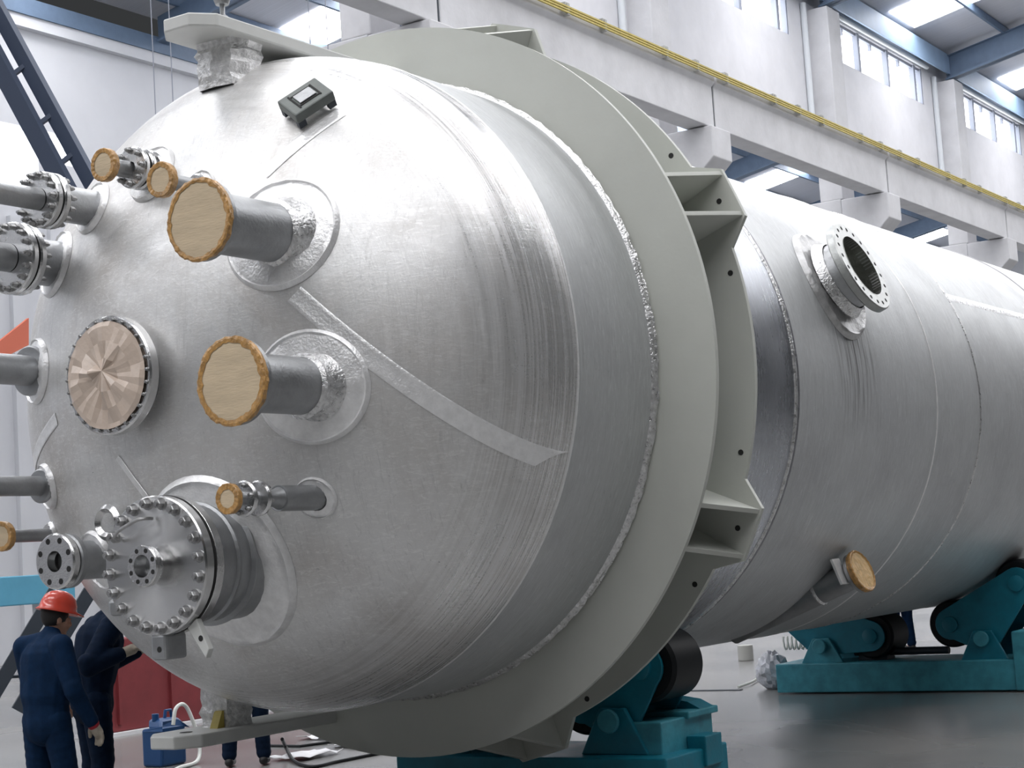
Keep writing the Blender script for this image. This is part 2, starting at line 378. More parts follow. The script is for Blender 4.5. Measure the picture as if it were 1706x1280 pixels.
# roof over this bay
r = MB()
for y0, y1 in ((RIDGE, YW+.4), (RIDGE, RIDGE-(YW+.4-RIDGE))):
    r.add([(-30, y0, roofz(y0)+.30), (104, y0, roofz(y0)+.30), (104, y1, roofz(y1)+.30), (-30, y1, roofz(y1)+.30)], [(0, 1, 2, 3)])
struct('ceiling', r, M['roof'], smooth=False)
SKY = MB()
for i in range(-3, 8):
    for dx in (6.9,):
        xc = COLX[0]+11.83*i+dx
        for y0, y1 in ((RIDGE+1, YW-.5), (RIDGE-1, RIDGE-(YW-.9-RIDGE))):
            SKY.add([(xc-1.2, y0, roofz(y0)+.26), (xc+1.2, y0, roofz(y0)+.26), (xc+1.2, y1, roofz(y1)+.26), (xc-1.2, y1, roofz(y1)+.26)], [(0, 3, 2, 1)])
struct('window_21', SKY, M['sky'], smooth=False)
for i in range(-3, 8):
    x = COLX[0]+11.83*i
    c = MB()
    for sgn in (1, -1):
        ye = RIDGE+sgn*(YW-.3-RIDGE)
        zb, zr = roofz(ye)-.88, roofz(RIDGE)-.88
        c.prism([(x-.06, ye, zb), (x-.06, RIDGE, zr), (x-.06, RIDGE, zr+.9), (x-.06, ye, zb+.9)], (.12, 0, 0))
        c.prism([(x-.22, ye, zb), (x-.22, RIDGE, zr), (x-.22, RIDGE, zr+.08), (x-.22, ye, zb+.08)], (.44, 0, 0))
        c.prism([(x-.22, ye, zb+.88), (x-.22, RIDGE, zr+.88), (x-.22, RIDGE, zr+.9), (x-.22, ye, zb+.9)], (.44, 0, 0))
    o = obj('roof_rafter', c, M['rafter'], smooth=False); tag(o, 'blue steel roof rafter over the %s column line of the main bay' % (ORD+['tenth', 'eleventh', 'twelfth'])[i+3], 'beam', 'blue roof rafters')
y = -17.2; k_ = 0
while y < 11.9:
    c = MB(); c.box(-30, 104, y-.05, y+.05, roofz(y)+.0, roofz(y)+.27)
    o = obj('roof_purlin', c, M['rafter'], smooth=False); tag(o, 'blue roof purlin of the main bay, %s away from the side opposite the windows' % ORDN[k_], 'beam', 'roof purlins of the main bay')
    k_ += 1; y += 2.42
c = MB(); c.box(-30, 104, 11.55, 11.62, 18.8, 19.55); o = obj('eaves_girder', c, M['gutter'], smooth=False); tag(o, 'light blue sheet girder along the eaves above the high windows', 'beam')

# next bay roof
r = MB(); mid = (YW+YF)/2+.3
for y0, y1 in ((mid, YF+.4), (mid, YW+.4)):
    r.add([(-40, y0, roofz2(y0)+.30), (104, y0, roofz2(y0)+.30), (104, y1, roofz2(y1)+.30), (-40, y1, roofz2(y1)+.30)], [(0, 1, 2, 3)])
struct('ceiling', r, M['roof'], smooth=False)
SKY = MB()
for i in range(-3, 8):
    for dx in (5.9,):
        xc = COLX[0]+11.83*i+dx
        for y0, y1 in ((mid+1, YF+.3), (mid-1, YW+2.2)):
            SKY.add([(xc-1.2, y0, roofz2(y0)+.26), (xc+1.2, y0, roofz2(y0)+.26), (xc+1.2, y1, roofz2(y1)+.26), (xc-1.2, y1, roofz2(y1)+.26)], [(0, 3, 2, 1)])
struct('window_22', SKY, M['sky'], smooth=False)
for i in range(-3, 8):
    x = COLX[0]+11.83*i; c = MB()
    for ye in (YF-.2, YW+.6):
        zb, zr = roofz2(ye)-.9, roofz2(mid)-.9
        c.prism([(x-.06, ye, zb), (x-.06, mid, zr), (x-.06, mid, zr+.9), (x-.06, ye, zb+.9)], (.12, 0, 0))
        c.prism([(x-.25, ye, zb), (x-.25, mid, zr), (x-.25, mid, zr+.08), (x-.25, ye, zb+.08)], (.5, 0, 0))
    o = obj('roof_rafter', c, M['rafter'], smooth=False); tag(o, 'blue steel roof rafter over the %s column line of the bay behind the crane beam' % (ORD+['tenth', 'eleventh', 'twelfth'])[i+3], 'beam', 'rafters of the next bay')
y = YW+1.5; k_ = 0
while y < YF:
    c = MB(); c.box(-40, 104, y-.06, y+.06, roofz2(y)-.05, roofz2(y)+.27)
    o = obj('roof_purlin', c, M['rafter'], smooth=False); tag(o, 'long blue roof purlin behind the crane beams, %s from them' % ORDN[k_], 'beam', 'roof purlins of the next bay')
    k_ += 1; y += 2.4

# ------------------------------------------------------------------ the vessel
ves = thing('pressure_vessel', 'huge stainless steel pressure vessel with domed head, lying on teal rollers', 'vessel', (4, 0, H-RS))
AX = (1, 0, 0)
def axis(x): return (x, 0, H)
def headx(y, z):
    r = math.hypot(y, z-H)/RS
    return XH-AH*math.sqrt(max(0, 1-r*r))
def head_n(y, z):
    x = headx(y, z); n = Vector(((x-XH)/AH**2, y/RS**2, (z-H)/RS**2)); return n.normalized()
NA = 160
# crown and knuckle of the head
c = MB(); pr = [(-AH*math.cos(t), RS*math.sin(t)+1e-4) for t in [PI/2*i/64 for i in range(65)]]
KN = 46
c.lathe(axis(XH), AX, pr[:KN+1], NA); crown = obj('dished_head', c, M['head'], ves, ang=80, origin=axis(-2.4))
c = MB(); c.lathe(axis(XH), AX, pr[KN:], NA); knk = obj('knuckle_band', c, M['knuckle'], crown, ang=80, origin=axis(-1.5)); knk['label'] = 'polished outer band of the domed head'
SEAM = [XH, 0.0, 2.50, 6.056, 7.445, 11.6, 16.0, 22.0]
for a, b in zip(SEAM[:-1], SEAM[1:]):
    c = MB(); c.lathe(axis(0), AX, [(a, RS), ((a+b)/2, RS), (b, RS)], NA)
    obj('shell_course', c, M['shell2'] if b == 2.5 else M['shell'], ves, ang=80, origin=axis(a))
c = MB(); c.lathe(axis(22), AX, [(RS_, r_) for RS_, r_ in [(AH*math.cos(t), RS*math.sin(t)+1e-4) for t in [PI/2*i/20 for i in range(20, -1, -1)]]], 64); obj('rear_head', c, M['shell'], ves, ang=80, origin=axis(22))
def bead(x, wd, h, m, nm='weld_seam'):
    c = MB(); n = 200; rings = []
    vs = []; fs = []; pw = [(-1, 0), (-.6, .7), (0, 1), (.6, .7), (1, 0)]
    for j in range(n):
        a = 2*PI*j/n; wob = random.uniform(-.15, .15)
        for p, hh in pw:
            r = RS-.002+hh*h*(1+random.uniform(-.25, .25)); vs.append((x+p*wd/2+wob*wd*.3, math.cos(a)*r, H+math.sin(a)*r))
    for j in range(n):
        for k in range(4): fs.append((j*5+k, j*5+k+1, ((j+1) % n)*5+k+1, ((j+1) % n)*5+k))
    c.add(vs, fs); obj(nm, c, m, ves, ang=60, origin=axis(x))
bead(XH, .03, .006, M['strip']); bead(2.50, .05, .02, M['weld']); bead(2.57, .05, .006, M['weld_dark'])
bead(6.056, .035, .01, M['strip']); bead(7.445, .05, .012, M['weld']); bead(11.6, .06, .012, M['weld_dark']); bead(16, .06, .012, M['weld'])
# long seam of the second course
c = MB()
a0 = R_(27.2); vs = []
for i in range(41):
    xx = 7.45+(11.5-7.45)*i/40
    for da, dr in ((-.02, 0), (0, .012), (.02, 0)):
        vs.append((xx, -math.cos(a0+da)*(RS+dr), H+math.sin(a0+da)*(RS+dr)))
c.add(vs, [(i*3+k, i*3+k+1, i*3+k+4, i*3+k+3) for i in range(40) for k in (0, 1)]); obj('weld_seam', c, M['weld'], ves)
# ground seam strips over the head: chords of the petal plates
def strip(p, q, wd, m, n=40, h=.004):
    c = MB(); p, q = Vector((p[0], p[1])), Vector((q[0], q[1])); d = (q-p).normalized(); nn = Vector((-d.y, d.x)); vs = []
    off = (-1, -.85, -.6, 0, .6, .85, 1); hh = (0, .9, .4, .1, .4, .9, 0)
    for i in range(n+1):
        b = p.lerp(q, i/n)
        for o_, h_ in zip(off, hh):
            y, z = b+nn*o_*wd/2; z += H; N_ = head_n(y, z); vs.append(Vector((headx(y, z), y, z))+N_*(.0035+h*h_+random.uniform(-.0006, .0006)))
    L_ = len(off)
    c.add(vs, [(i*L_+k, i*L_+k+1, (i+1)*L_+k+1, (i+1)*L_+k) for i in range(n) for k in range(L_-1)]); return obj('seam_strip', c, m, crown)
strip((-1.13, .41), (-2.33, -.78), .13, M['strip'])
strip((-.80, 1.30), (-1.20, 1.74), .10, M['strip'])
strip((1.2, -.2), (2.1, -.55), .10, M['strip'])
strip((.1, -1.0), (.45, -.55), .05, M['strip'])

# --- support ring: front plate, rear plate with lugs, gussets
LUG = [-74.6, -25.9, 23.4, 71.5, 120, 168.5, 237]
def polar(a, r, x): a = R_(a); return Vector((x, -math.cos(a)*r, H+math.sin(a)*r))
ringo = MB(); n = 180
ringo.ring(axis(0), AX, RS-.01, 2.975, 0, .045, n)
ring_front = obj('support_ring', ringo, M['grey'], ves, ang=30, origin=axis(0)); ring_front['label'] = 'pale grey painted ring around the vessel'
# rear plate outline
ang = []
lugset = sorted(LUG)
for k in range(0, 360, 2): ang.append((k-180, 2.963))
for L0 in LUG:
    for d_, r_ in ((-7.2, 2.963), (-3.9, 3.16), (-1.3, 3.155), (1.3, 3.155), (3.9, 3.16), (7.2, 2.963)):
        a_ = (L0+d_+180) % 360-180; ang.append((a_, r_))
def keep(a, r):
    for L0 in LUG:
        d_ = abs((a-L0+180) % 360-180)
        if d_ < 7.19 and r == 2.963 and abs(d_-7.2) > .01: return False
    return True
ang = sorted([q for q in ang if keep(*q)]); n = len(ang); XR = .677
vs = []
for a_, r_ in ang:
    vs += [polar(a_, RS-.01, XR), polar(a_, r_, XR), polar(a_, r_, XR+.045), polar(a_, RS-.01, XR+.045)]
fs = [(i*4+k, i*4+(k+1) % 4, ((i+1) % n)*4+(k+1) % 4, ((i+1) % n)*4+k) for i in range(n) for k in range(4)]
c = MB(); c.add(vs, fs)
obj('rear_plate', c, M['grey'], ring_front, smooth=False, origin=axis(XR))
for L0 in LUG:
    for s_ in (-1, 1):
        a_ = L0+s_*3.35; tn = Vector((0, math.sin(R_(a_)), math.cos(R_(a_))))*.019
        c = MB(); c.prism([polar(a_, RS, .045)-tn, polar(a_, 2.972, .045)-tn, polar(a_, 3.145, XR)-tn, polar(a_, RS, XR)-tn], tn*2)
        obj('gusset', c, M['grey'], ring_front, smooth=False, bevel=.004)
hp = None
for L0 in LUG:
    for d_, r_ in ((-10.8, 2.89), (0, 3.02), (10.9, 2.89)):
        p = polar(L0+d_, r_, XR-.002)
        if hp is None:
            c = MB(); c.lathe(p, (-1, 0, 0), [(-.01, 1e-4), (0.001, 1e-4), (.001, .022), (-.01, .024)], 12)
            hp = obj('bolt_hole', c, M['dark'], ring_front, origin=p)
        else: dup_mesh(hp, ring_front, p)
# fillet welds at the ring root
def rough_ring(x0, wd, h, m, parent, seed):
    rnd = random.Random(seed); n = 320; vs = []; prf = [(0, 0), (.12, .5), (.3, .95), (.5, .55), (.62, .95), (.85, .6), (1, 0)]
    for j in range(n):
        a = 2*PI*j/n
        for p, hh in prf:
            vs.append((x0-wd*p+rnd.uniform(-.004, .004), math.cos(a)*(RS+h*hh*(1+rnd.uniform(-.3, .3))), H+math.sin(a)*(RS+h*hh*(1+rnd.uniform(-.3, .3)))))
    L_ = len(prf); c = MB(); c.add(vs, [(j*L_+k, j*L_+k+1, ((j+1) % n)*L_+k+1, ((j+1) % n)*L_+k) for j in range(n) for k in range(L_-1)])
    return obj('fillet_weld', c, m, parent, ang=50)
rough_ring(0.0, .085, .03, M['weld'], ring_front, 3)
rough_ring(XR, .05, .02, M['weld_dark'], ring_front, 4)

# --- top and bottom brackets with foil wrapped stubs
def bracket(zs, xt, yc=0, zo=2.52, xs_=.56):
    z0 = H+zs*zo; z1 = H+zs*(zo+.1); pts = []
    for x_, y_ in ((.02, -.26), (xt+.16, -.26), (xt, -.12), (xt, .12), (xt+.16, .26), (.02, .26)): pts.append((x_, y_+yc, min(z0, z1)))
    c = MB(); c.prism(pts, (0, 0, .1))
    b = obj('lifting_bracket', c, M['lug'], ves, smooth=False, bevel=.012)
    b['label'] = 'white flat bracket plate reaching forward %s the domed head' % ('over' if zs > 0 else 'under')
    xs = xt+xs_; zi = H+zs*(math.sqrt(max(0, 1-((xs-XH)/AH)**2*(xs < XH))*RS**2-yc*yc)-.12)
    # crumple the wrapping
    n = 7; g = MB(); rnd = random.Random(5)
    zz = [zi+(z0-zi)*k/8 for k in range(9)]; pr = [(a_*(1 if zs > 0 else .8), b_*(1 if zs > 0 else .8)) for a_, b_ in ((-.17, -.17), (0, -.19), (.17, -.17), (.19, 0), (.17, .17), (0, .19), (-.17, .17), (-.19, 0))]
    vs = [(xs+px+rnd.uniform(-.02, .02), yc+py+rnd.uniform(-.02, .02), z) for z in zz for px, py in pr]
    g.add(vs, [(i*8+k, i*8+(k+1) % 8, (i+1)*8+(k+1) % 8, (i+1)*8+k) for i in range(8) for k in range(8)])
    s_ = obj('foil_wrapping', g, M['foil'], b, ang=10); s_['label'] = 'silver foil wrapped stub'
    c = MB(); e = z1 if zs > 0 else z0
    c.lathe((xt+.26, yc, max(z0, z1)), (0, 0, 1), [(-.02, 1e-4), (.002, 1e-4), (.002, .05), (-.02, .052)], 16); obj('lifting_hole', c, M['dark'], b)
    return b
bracket(1, -2.30); bb = bracket(-1, -1.75, 1.0, 2.60, .72)
c = MB(); c.prism([(-1.25, .9, H-2.60), (-1.17, .9, H-2.60), (-1.17, .9, H-2.47), (-1.19, .9, H-2.47)], (0, .08, 0)); obj('yellow_wedge', c, M['yellow'], bb, smooth=False)

# --- nozzles
def hexbolt(parent, p, d, r, h, first, shank=0):
    d, u, w = basis(d)
    c = MB()
    c.lathe(p, d, [(0, 1e-4), (0, r*1.35), (h*.2, r*1.35), (h*.2, 1e-4)], 12)
    c.lathe(Vector(p)+d*h*.2, d, [(0, r), (h*.75, r), (h*.85, r*.85), (h*.85, 1e-4)], 6)
    c.cyl(Vector(p)+d*h*.8, Vector(p)+d*h*1.3, r*.5, n=8)
    return obj('bolt', c, M['bolt'], parent, origin=p)
def bolts(parent, o, d, rb, n, r, h, ph=0):
    D, u, w = basis(d); first = None
    for i in range(n):
        a = 2*PI*(i+ph)/n; p = Vector(o)+(u*math.cos(a)+w*math.sin(a))*rb
        if first is None: first = hexbolt(parent, p, D, r, h, None)
        else: dup_mesh(first, parent, p)
def flange(parent, o, d, r, t, bore, name='flange', m=None, holes=0, rb=0, hr=.018, n=48, raised=True):
    """solid annular disc from o along d; bolt holes drawn as dark bores on the outer face"""
    D, u, w = basis(d); c = MB(); e = .012
    pr = [(0, bore), (0, r-e), (e, r), (t-e, r), (t, r-e), (t, bore)]
    c.lathe(o, D, pr, n, closed=True); c.mi = 1
    for i in range(holes):
        a = 2*PI*(i+.5)/holes; p = Vector(o)+(u*math.cos(a)+w*math.sin(a))*rb
        c.lathe(p, D, [(t+.0015, 1e-4), (t+.0015, hr), (t-.01, hr)], 10)
        c.lathe(p, D, [(-.0015, 1e-4), (-.0015, hr), (.01, hr)], 10)
    return obj(name, c, [m or M['bright'], M['dark']], parent, origin=o)
def pad(parent, y, z, r, zr, m=None):
    """reinforcing pad with a bead, lying on the head round the nozzle foot"""
    n = 48; vs = []; prf = [(zr*.92, .03), (r*.9, .028), (r*.97, .02), (r, .035), (r*1.04, .02), (r*1.07, .0)]; rnd = random.Random(int(r*1000))
    for j in range(n):
        a = 2*PI*j/n
        for q, h in prf:
            yy, zz = y+math.cos(a)*q, z+math.sin(a)*q; N_ = head_n(yy, zz)
            vs.append(Vector((headx(yy, zz), yy, zz))+N_*(h+.002+(rnd.uniform(-.004, .006) if h > .015 else 0)))
    L_ = len(prf); c = MB(); c.add(vs, [(j*L_+k, j*L_+k+1, ((j+1) % n)*L_+k+1, ((j+1) % n)*L_+k) for j in range(n) for k in range(L_-1)])
    return obj('reinforcing_pad', c, m or M['strip'], parent, ang=50)
def neck(y, zr, xt, r, m=None, name='nozzle', inner=True, deep=.35, label=None):
    z = H+zr; xb = headx(y, z)+deep; c = MB()
    c.lathe((xt, y, z), AX, [(.0, r-.02), (0, r), (xb-xt, r)], 40)
    if inner: c.lathe((xt, y, z), AX, [(0, r-.02), (xb-xt-.1, r-.02), (xb-xt-.1, 1e-4)], 40)
    o = obj(name, c, m or M['pipe'], ves, origin=(xt, y, z))
    if label: o['label'] = label
    return o
def cover(parent, o, d, r, t, rim, wrap=True, seed=1, face=None, n=64):
    """plywood blank taped round its rim"""
    D, u, w = basis(d); rnd = random.Random(seed)
    c = MB(); c.lathe(Vector(o), D, [(0, 1e-4), (0, r*.985), (t, r*.985), (t, 1e-4)], n)
    cb = obj('cover', c, face or M['ply'], parent, origin=o)
    vs = []; prf = [(-.25, .86), (-.25, 1.0), (.1, 1.02), (.55, 1.035), (1.0, 1.03), (1.12, .98), (1.1, rim)]
    for j in range(n):
        a = 2*PI*j/n; wv = .6 if (j % 2) else 0
        for k, (q, rr_) in enumerate(prf):
            rr2 = rr_*(1+(rnd.uniform(-.02, .02) if k else 0)) + (rnd.uniform(-.025, .03) if k == 6 else 0)
            qq = q*t + (wv*.006 if 1 < k < 6 else 0)
            vs.append(Vector(o)+D*qq+(u*math.cos(a)+w*math.sin(a))*r*rr2)
    L_ = len(prf); c = MB(); c.add(vs, [(j*L_+k, j*L_+k+1, ((j+1) % n)*L_+k+1, ((j+1) % n)*L_+k) for j in range(n) for k in range(L_-1)])
    tp = obj('tape_wrap', c, M['tape'], cb, ang=12, origin=o); return cb
FW = (-1, 0, 0)
# N1, N2 : large capped nozzles
for (y, zr, xt, rc, rp, rpad, lb) in ((-1.00, .84, -3.2, .262, .20, .37, 'upper right plywood capped nozzle of the head'), (-1.21, -.22, -3.2, .275, .19, .36, 'middle right nozzle with taped plywood cap')):
    nz = neck(y, zr, xt, rp, label=lb); pad(nz, y, H+zr, rpad, rp)
    g = MB(); xb = headx(y, H+zr)
    g.lathe((xb-.10, y, H+zr), AX, [(0, rp+.001), (.02, rp+.03), (.06, rp+.02), (.12, rp+.06), (.2, rp+.07)], 48); obj('fillet_weld', g, M['weld'], nz, ang=50)
    fl = flange(nz, (xt+.05, y, H+zr), FW, rc, .05, rp-.02, m=M['pipe'])
    cover(fl, (xt, y, H+zr), FW, rc, .035, .90 if zr > 0 else .87, seed=3)
# central manhole under clear film
y, zr, xt = .27, .0, -2.86; nz = neck(y, zr, xt+.1, .33, label='central manhole of the head'); fl = flange(nz, (xt+.1, y, H+zr), FW, .415, .09, .3, m=M['bright'])
bolts(fl, (xt+.01, y, H+zr), FW, .385, 28, .012, .02)
c = MB(); rnd = random.Random(9); n = 40; vs = [(xt-.035, y+.01, H+zr+.03)]; rr_ = (.12, .24, .34, .375)
for q, r_ in enumerate(rr_):
    for j in range(n):
        a = 2*PI*j/n; fold = .022*math.sin(a*3+1+q)+.016*math.sin(a*7+2*q)+rnd.uniform(-.02, .02) if q < 3 else 0
        vs.append((xt-.005-(.02+fold*.8)*(1-q/3.2)+rnd.uniform(-.003, .003), y+math.cos(a+rnd.uniform(-.03, .03))*r_, H+zr+math.sin(a)*r_))
fs = [(0, 1+j, 1+(j+1) % n) for j in range(n)]+[(1+q*n+j, 1+q*n+(j+1) % n, 1+(q+1)*n+(j+1) % n, 1+(q+1)*n+j) for q in range(3) for j in range(n)]
c.add(vs, fs); o = obj('film_cover', c, M['film'], nz, ang=4); o['label'] = 'brown board under crumpled clear film'
# big manway, lower left
y, zr, xt = -.25, -1.33, -3.0; z = H+zr
nz = neck(y, zr, xt+.18, .40, m=M['pipe'], inner=False, deep=.9, label='large bolted manway with radially polished blind cover'); pad(nz, y, z, .56, .40)
fl = flange(nz, (xt+.18, y, z), FW, .462, .085, .3, name='flange')
bl = MB(); bl.lathe((xt+.085, y, z), FW, [(0, 1e-4), (0, .45), (.012, .462), (.075, .462), (.085, .452), (.085, 1e-4)], 64); blind = obj('blind_cover', bl, M['turned'], nz, origin=(xt, y, z))
bolts(blind, (xt, y, z), FW, .412, 20, .031, .05, .3)
bolts(fl, (xt+.18, y, z), AX, .405, 20, .022, .04, .3)
g = MB(); g.lathe((xt+.08, y, z), AX, [(0, .45), (.0, .464), (.018, .464), (.018, .45)], 64); obj('gap_shade_ring', g, M['dark'], nz)  # near-black ring painting the shaded gap between cover and flange
for q_, r_ in ((.36, .405), (.50, .42)):
    g = MB(); g.lathe((xt+q_, y, z), AX, [(0, .398), (.012, r_+.012), (.03, r_+.01), (.045, .398)], 64); obj('weld_ring', g, M['pipe'], nz, ang=60)
g = MB(); g.lathe((xt, y, z), FW, [(0, .085), (.04, .08), (.06, .085), (.06, .13), (.068, .137), (.11, .137), (.118, .13), (.118, .075), (.0, .07)], 40); cf = obj('nozzle', g, M['bright'], blind, origin=(xt, y, z))
c = MB(); c.lathe((xt-.01, y, z), FW, [(0, 1e-4), (0, .07)], 24); obj('bore', c, M['pipe'], blind)
for i in range(8):
    a = 2*PI*(i+.5)/8; p = (xt-.118, y+math.cos(a)*.107, z+math.sin(a)*.107)
    if i == 0: bh = MB(); bh.lathe(p, FW, [(.0015, 1e-4), (.0015, .016), (-.01, .016)], 10); bho = obj('bolt_hole', bh, M['dark'], blind, origin=p)
    else: dup_mesh(bho, blind, p)
c = MB(); c.tube(spl([(xt-.02, y+.30, z+.18), (xt-.09, y+.27, z+.20), (xt-.11, y+.20, z+.245), (xt-.11, y+.05, z+.30), (xt-.09, y-.0, z+.31), (xt-.02, y-.02, z+.31)]), .012, 8); obj('handle', c, M['bolt'], blind)
# hinge lugs under the manway
c = MB(); c.prism([(xt+.05, y-.22, z-.42), (xt+.05, y-.30, z-.36), (xt+.05, y-.40, z-.56), (xt+.05, y-.37, z-.62)], (.05, 0, 0)); hg = obj('hinge_lug', c, M['lug'], nz, smooth=False, bevel=.006)
c = MB(); c.lathe((xt+.05, y-.335, z-.49), FW, [(.002, 1e-4), (.002, .02), (-.01, .02)], 12); obj('lug_hole', c, M['dark'], hg)
c = MB(); c.box(xt+.0, xt+.2, y-.07, y+.07, z-.62, z-.45); hg = obj('hinge_block', c, M['pipe'], nz, smooth=False, bevel=.02)
c = MB(); c.lathe((xt, y-.01, z-.55), FW, [(.002, 1e-4), (.002, .02), (-.01, .02)], 12); obj('lug_hole', c, M['dark'], hg)
c = MB(); c.box(xt+.02, xt+.16, y+.36, y+.48, z-.32, z-.2); obj('hinge_block', c, M['pipe'], nz, smooth=False, bevel=.03)
# small instrument nozzle with double flange
y, zr, xt = -1.13, -.95, -3.2; z = H+zr
nz = neck(y, zr, xt+.45, .085, deep=.3, label='small instrument nozzle right of the manway'); pad(nz, y, z, .13, .085)
c = MB(); c.lathe((xt, y, z), AX, [(0, .045), (.3, .045), (.42, .06), (.48, .085)], 24); obj('pipe', c, M['pipe'], nz)
for xx in (.14, .27): flange(nz, (xt+xx, y, z), FW, .115, .035, .04, m=M['bright'])
bolts(nz, (xt+.105, y, z), FW, .088, 6, .014, .03, .2)
bolts(nz, (xt+.27, y, z), AX, .088, 6, .014, .03, .2)
fl = flange(nz, (xt+.03, y, z), FW, .09, .03, .04, m=M['pipe']); cover(fl, (xt, y, z), FW, .095, .03, .62, seed=8, n=36)
# lower left open nozzle
y, zr, xt = .98, -1.25, -2.75; z = H+zr
nz = neck(y, zr, xt+.06, .14, label='open flanged nozzle left of the manway', m=M['pipe']); pad(nz, y, z, .2, .14)
fl = flange(nz, (xt+.07, y, z), FW, .20, .07, .075, holes=8, rb=.155, hr=.022); fl2 = flange(nz, (xt+.15, y, z), FW, .195, .065, .1, m=M['pipe'])
c = MB(); c.lathe((xt+.1, y, z), FW, [(0, 1e-4), (0, .08)], 24); obj('bore', c, M['pipe'], nz)
# small shackle ring by it
c = MB(); c.lathe((headx(.62, H-1.0)-.04, .62, H-1.0), FW, [(0, .10), (.04, .13), (.07, .10), (.04, .07)], 24, closed=True); obj('steel_collar', c, M['bright'], ves)
# left pipes that run out of the photo
for (y, zr, xt, r, rf, lb) in ((1.56, -.67, -3.5, .075, .13, 'lower left pipe nozzle'), (1.56, .2, -3.5, .115, .19, 'left pipe nozzle with collar')):
    z = H+zr; nz = neck(y, zr, xt, r, label=lb); flange(nz, (headx(y, z)-.05, y, z), FW, rf, .04, r-.01, m=M['pipe']); pad(nz, y, z, rf*1.25, r)
    flange(nz, (xt+.02, y, z), FW, rf*1.2, .06, r-.02)
y, zr, xt = 1.78, -1.03, -2.5; z = H+zr
nz = neck(y, zr, xt, .05, label='small left nozzle with amber taped cap'); pad(nz, y, z, .09, .05); flange(nz, (headx(y, z)-.04, y, z), FW, .1, .03, .04)
cover(nz, (xt, y, z), FW, .11, .035, .7, seed=12, n=36)
# left flanged valves
for (y, zr, xt, r, rf, nb, lb) in ((.92, 1.35, -2.85, .135, .205, 14, 'upper left blind flanged nozzle'), (1.37, 1.0, -2.75, .175, .27, 16, 'left blind flanged nozzle below it')):
    z = H+zr; nz = neck(y, zr, xt+.12, r, label=lb); pad(nz, y, z, r*1.4, r, M['strip'])
    f1 = flange(nz, (xt+.16, y, z), FW, rf, .06, r-.03, m=M['bright']); f2 = flange(nz, (xt+.085, y, z), FW, rf, .06, .01, name='blind_cover', m=M['bright'])
    bolts(f2, (xt+.025, y, z), FW, rf*.86, nb, .02, .05); bolts(f1, (xt+.16, y, z), AX, rf*.86, nb, .02, .05)
    c = MB(); c.lathe((xt+.02, y, z), FW, [(0, r*.6), (.5, r*.6), (.5, 1e-4)], 28); obj('pipe', c, M['pipe'], nz)
# top small nozzles
for (y, zr, xt, rp, rc, sd, lb) in ((.24, 1.48, -2.80, .10, .115, 21, 'top nozzle with flange pair and small cap'), (-.30, 1.28, -2.80, .055, .12, 22, 'top right nozzle with small amber taped cap')):
    z = H+zr; nz = neck(y, zr, xt+.05, rp if rp < .1 else .06, label=lb); pad(nz, y, z, rp*2.0, rp)
    flange(nz, (headx(y, z)-.03, y, z), FW, rp*1.7, .03, rp*.5)
    cover(nz, (xt, y, z), FW, rc, .04, .72, seed=sd, n=40)
    if rp >= .1:
        f1 = flange(nz, (xt+.24, y-.04, z+.01), FW, .15, .05, .04); f2 = flange(nz, (xt+.31, y-.04, z+.01), FW, .15, .05, .04)
        bolts(f1, (xt+.19, y-.04, z+.01), FW, .12, 8, .018, .04); bolts(f2, (xt+.31, y-.04, z+.01), AX, .12, 8, .018, .04)
# small welding tab pieces on the head
for yy, zz in ((-.62, -.93),):
    c = MB(); z = H+zz; x_ = headx(yy, z); c.box(x_-.08, x_+.05, yy-.01, yy+.01, z-.05, z+.05); obj('tab', c, M['pipe'], crown, smooth=False)

# side nozzle on the shell
def side(al, x, r): a = R_(al); return Vector((x, -math.cos(a)*r, H+math.sin(a)*r))
al, x0 = 22.0, 3.92; D = side(al, 0, 1)-Vector((0, 0, H)); base = side(al, x0, RS)
c = MB(); n = 64; vs = []; rnd = random.Random(2)
up_t = Vector((0, math.sin(R_(al)), math.cos(R_(al))))
prf = [(.33, .04), (.5, .038), (.53, .05), (.56, .03), (.575, 0)]
for j in range(n):
    a = 2*PI*j/n
    for q, h in prf:
        da = math.sin(a)*q/RS; vs.append(side(al+math.degrees(da), x0+math.cos(a)*q, RS+h+.002+rnd.uniform(-.005, .008)*(h > .03)))
c.add(vs, [(j*5+k, j*5+k+1, ((j+1) % n)*5+k+1, ((j+1) % n)*5+k) for j in range(n) for k in range(4)])
c2 = MB(); c2.lathe(base-D*.15, D, [(0, .33), (.20, .36), (.24, .345), (.27, .33), (.48, .33)], 56)
nz = obj('nozzle', c2, M['pipe'], ves); nz['label'] = 'large open flanged nozzle on the side of the shell'
obj('reinforcing_pad', c, mat('grimy_pad', (.55, .55, .55), .42, .7, 9, .35, .5, 40, rvar=.08), nz, ang=50)
c = MB(); c.lathe(base-D*.5, D, [(0, 1e-4), (0, .31), (.85, .31)], 56); obj('bore', c, mat('bore_steel', (.30, .31, .28), .28, .9, 8, .3, .4, 40), nz)
c = MB(); c.lathe(base+D*.02, D, [(0, .345), (.03, .40), (.08, .37), (.12, .345)], 48); obj('fillet_weld', c, M['weld'], nz, ang=60)
flange(nz, base+D*.26, D, .465, .085, .31, holes=20, rb=.40, hr=.02, m=mat('flange_steel', (.46, .47, .46), .38, .9, 9, .2, .2, 50, rvar=.06), n=64)
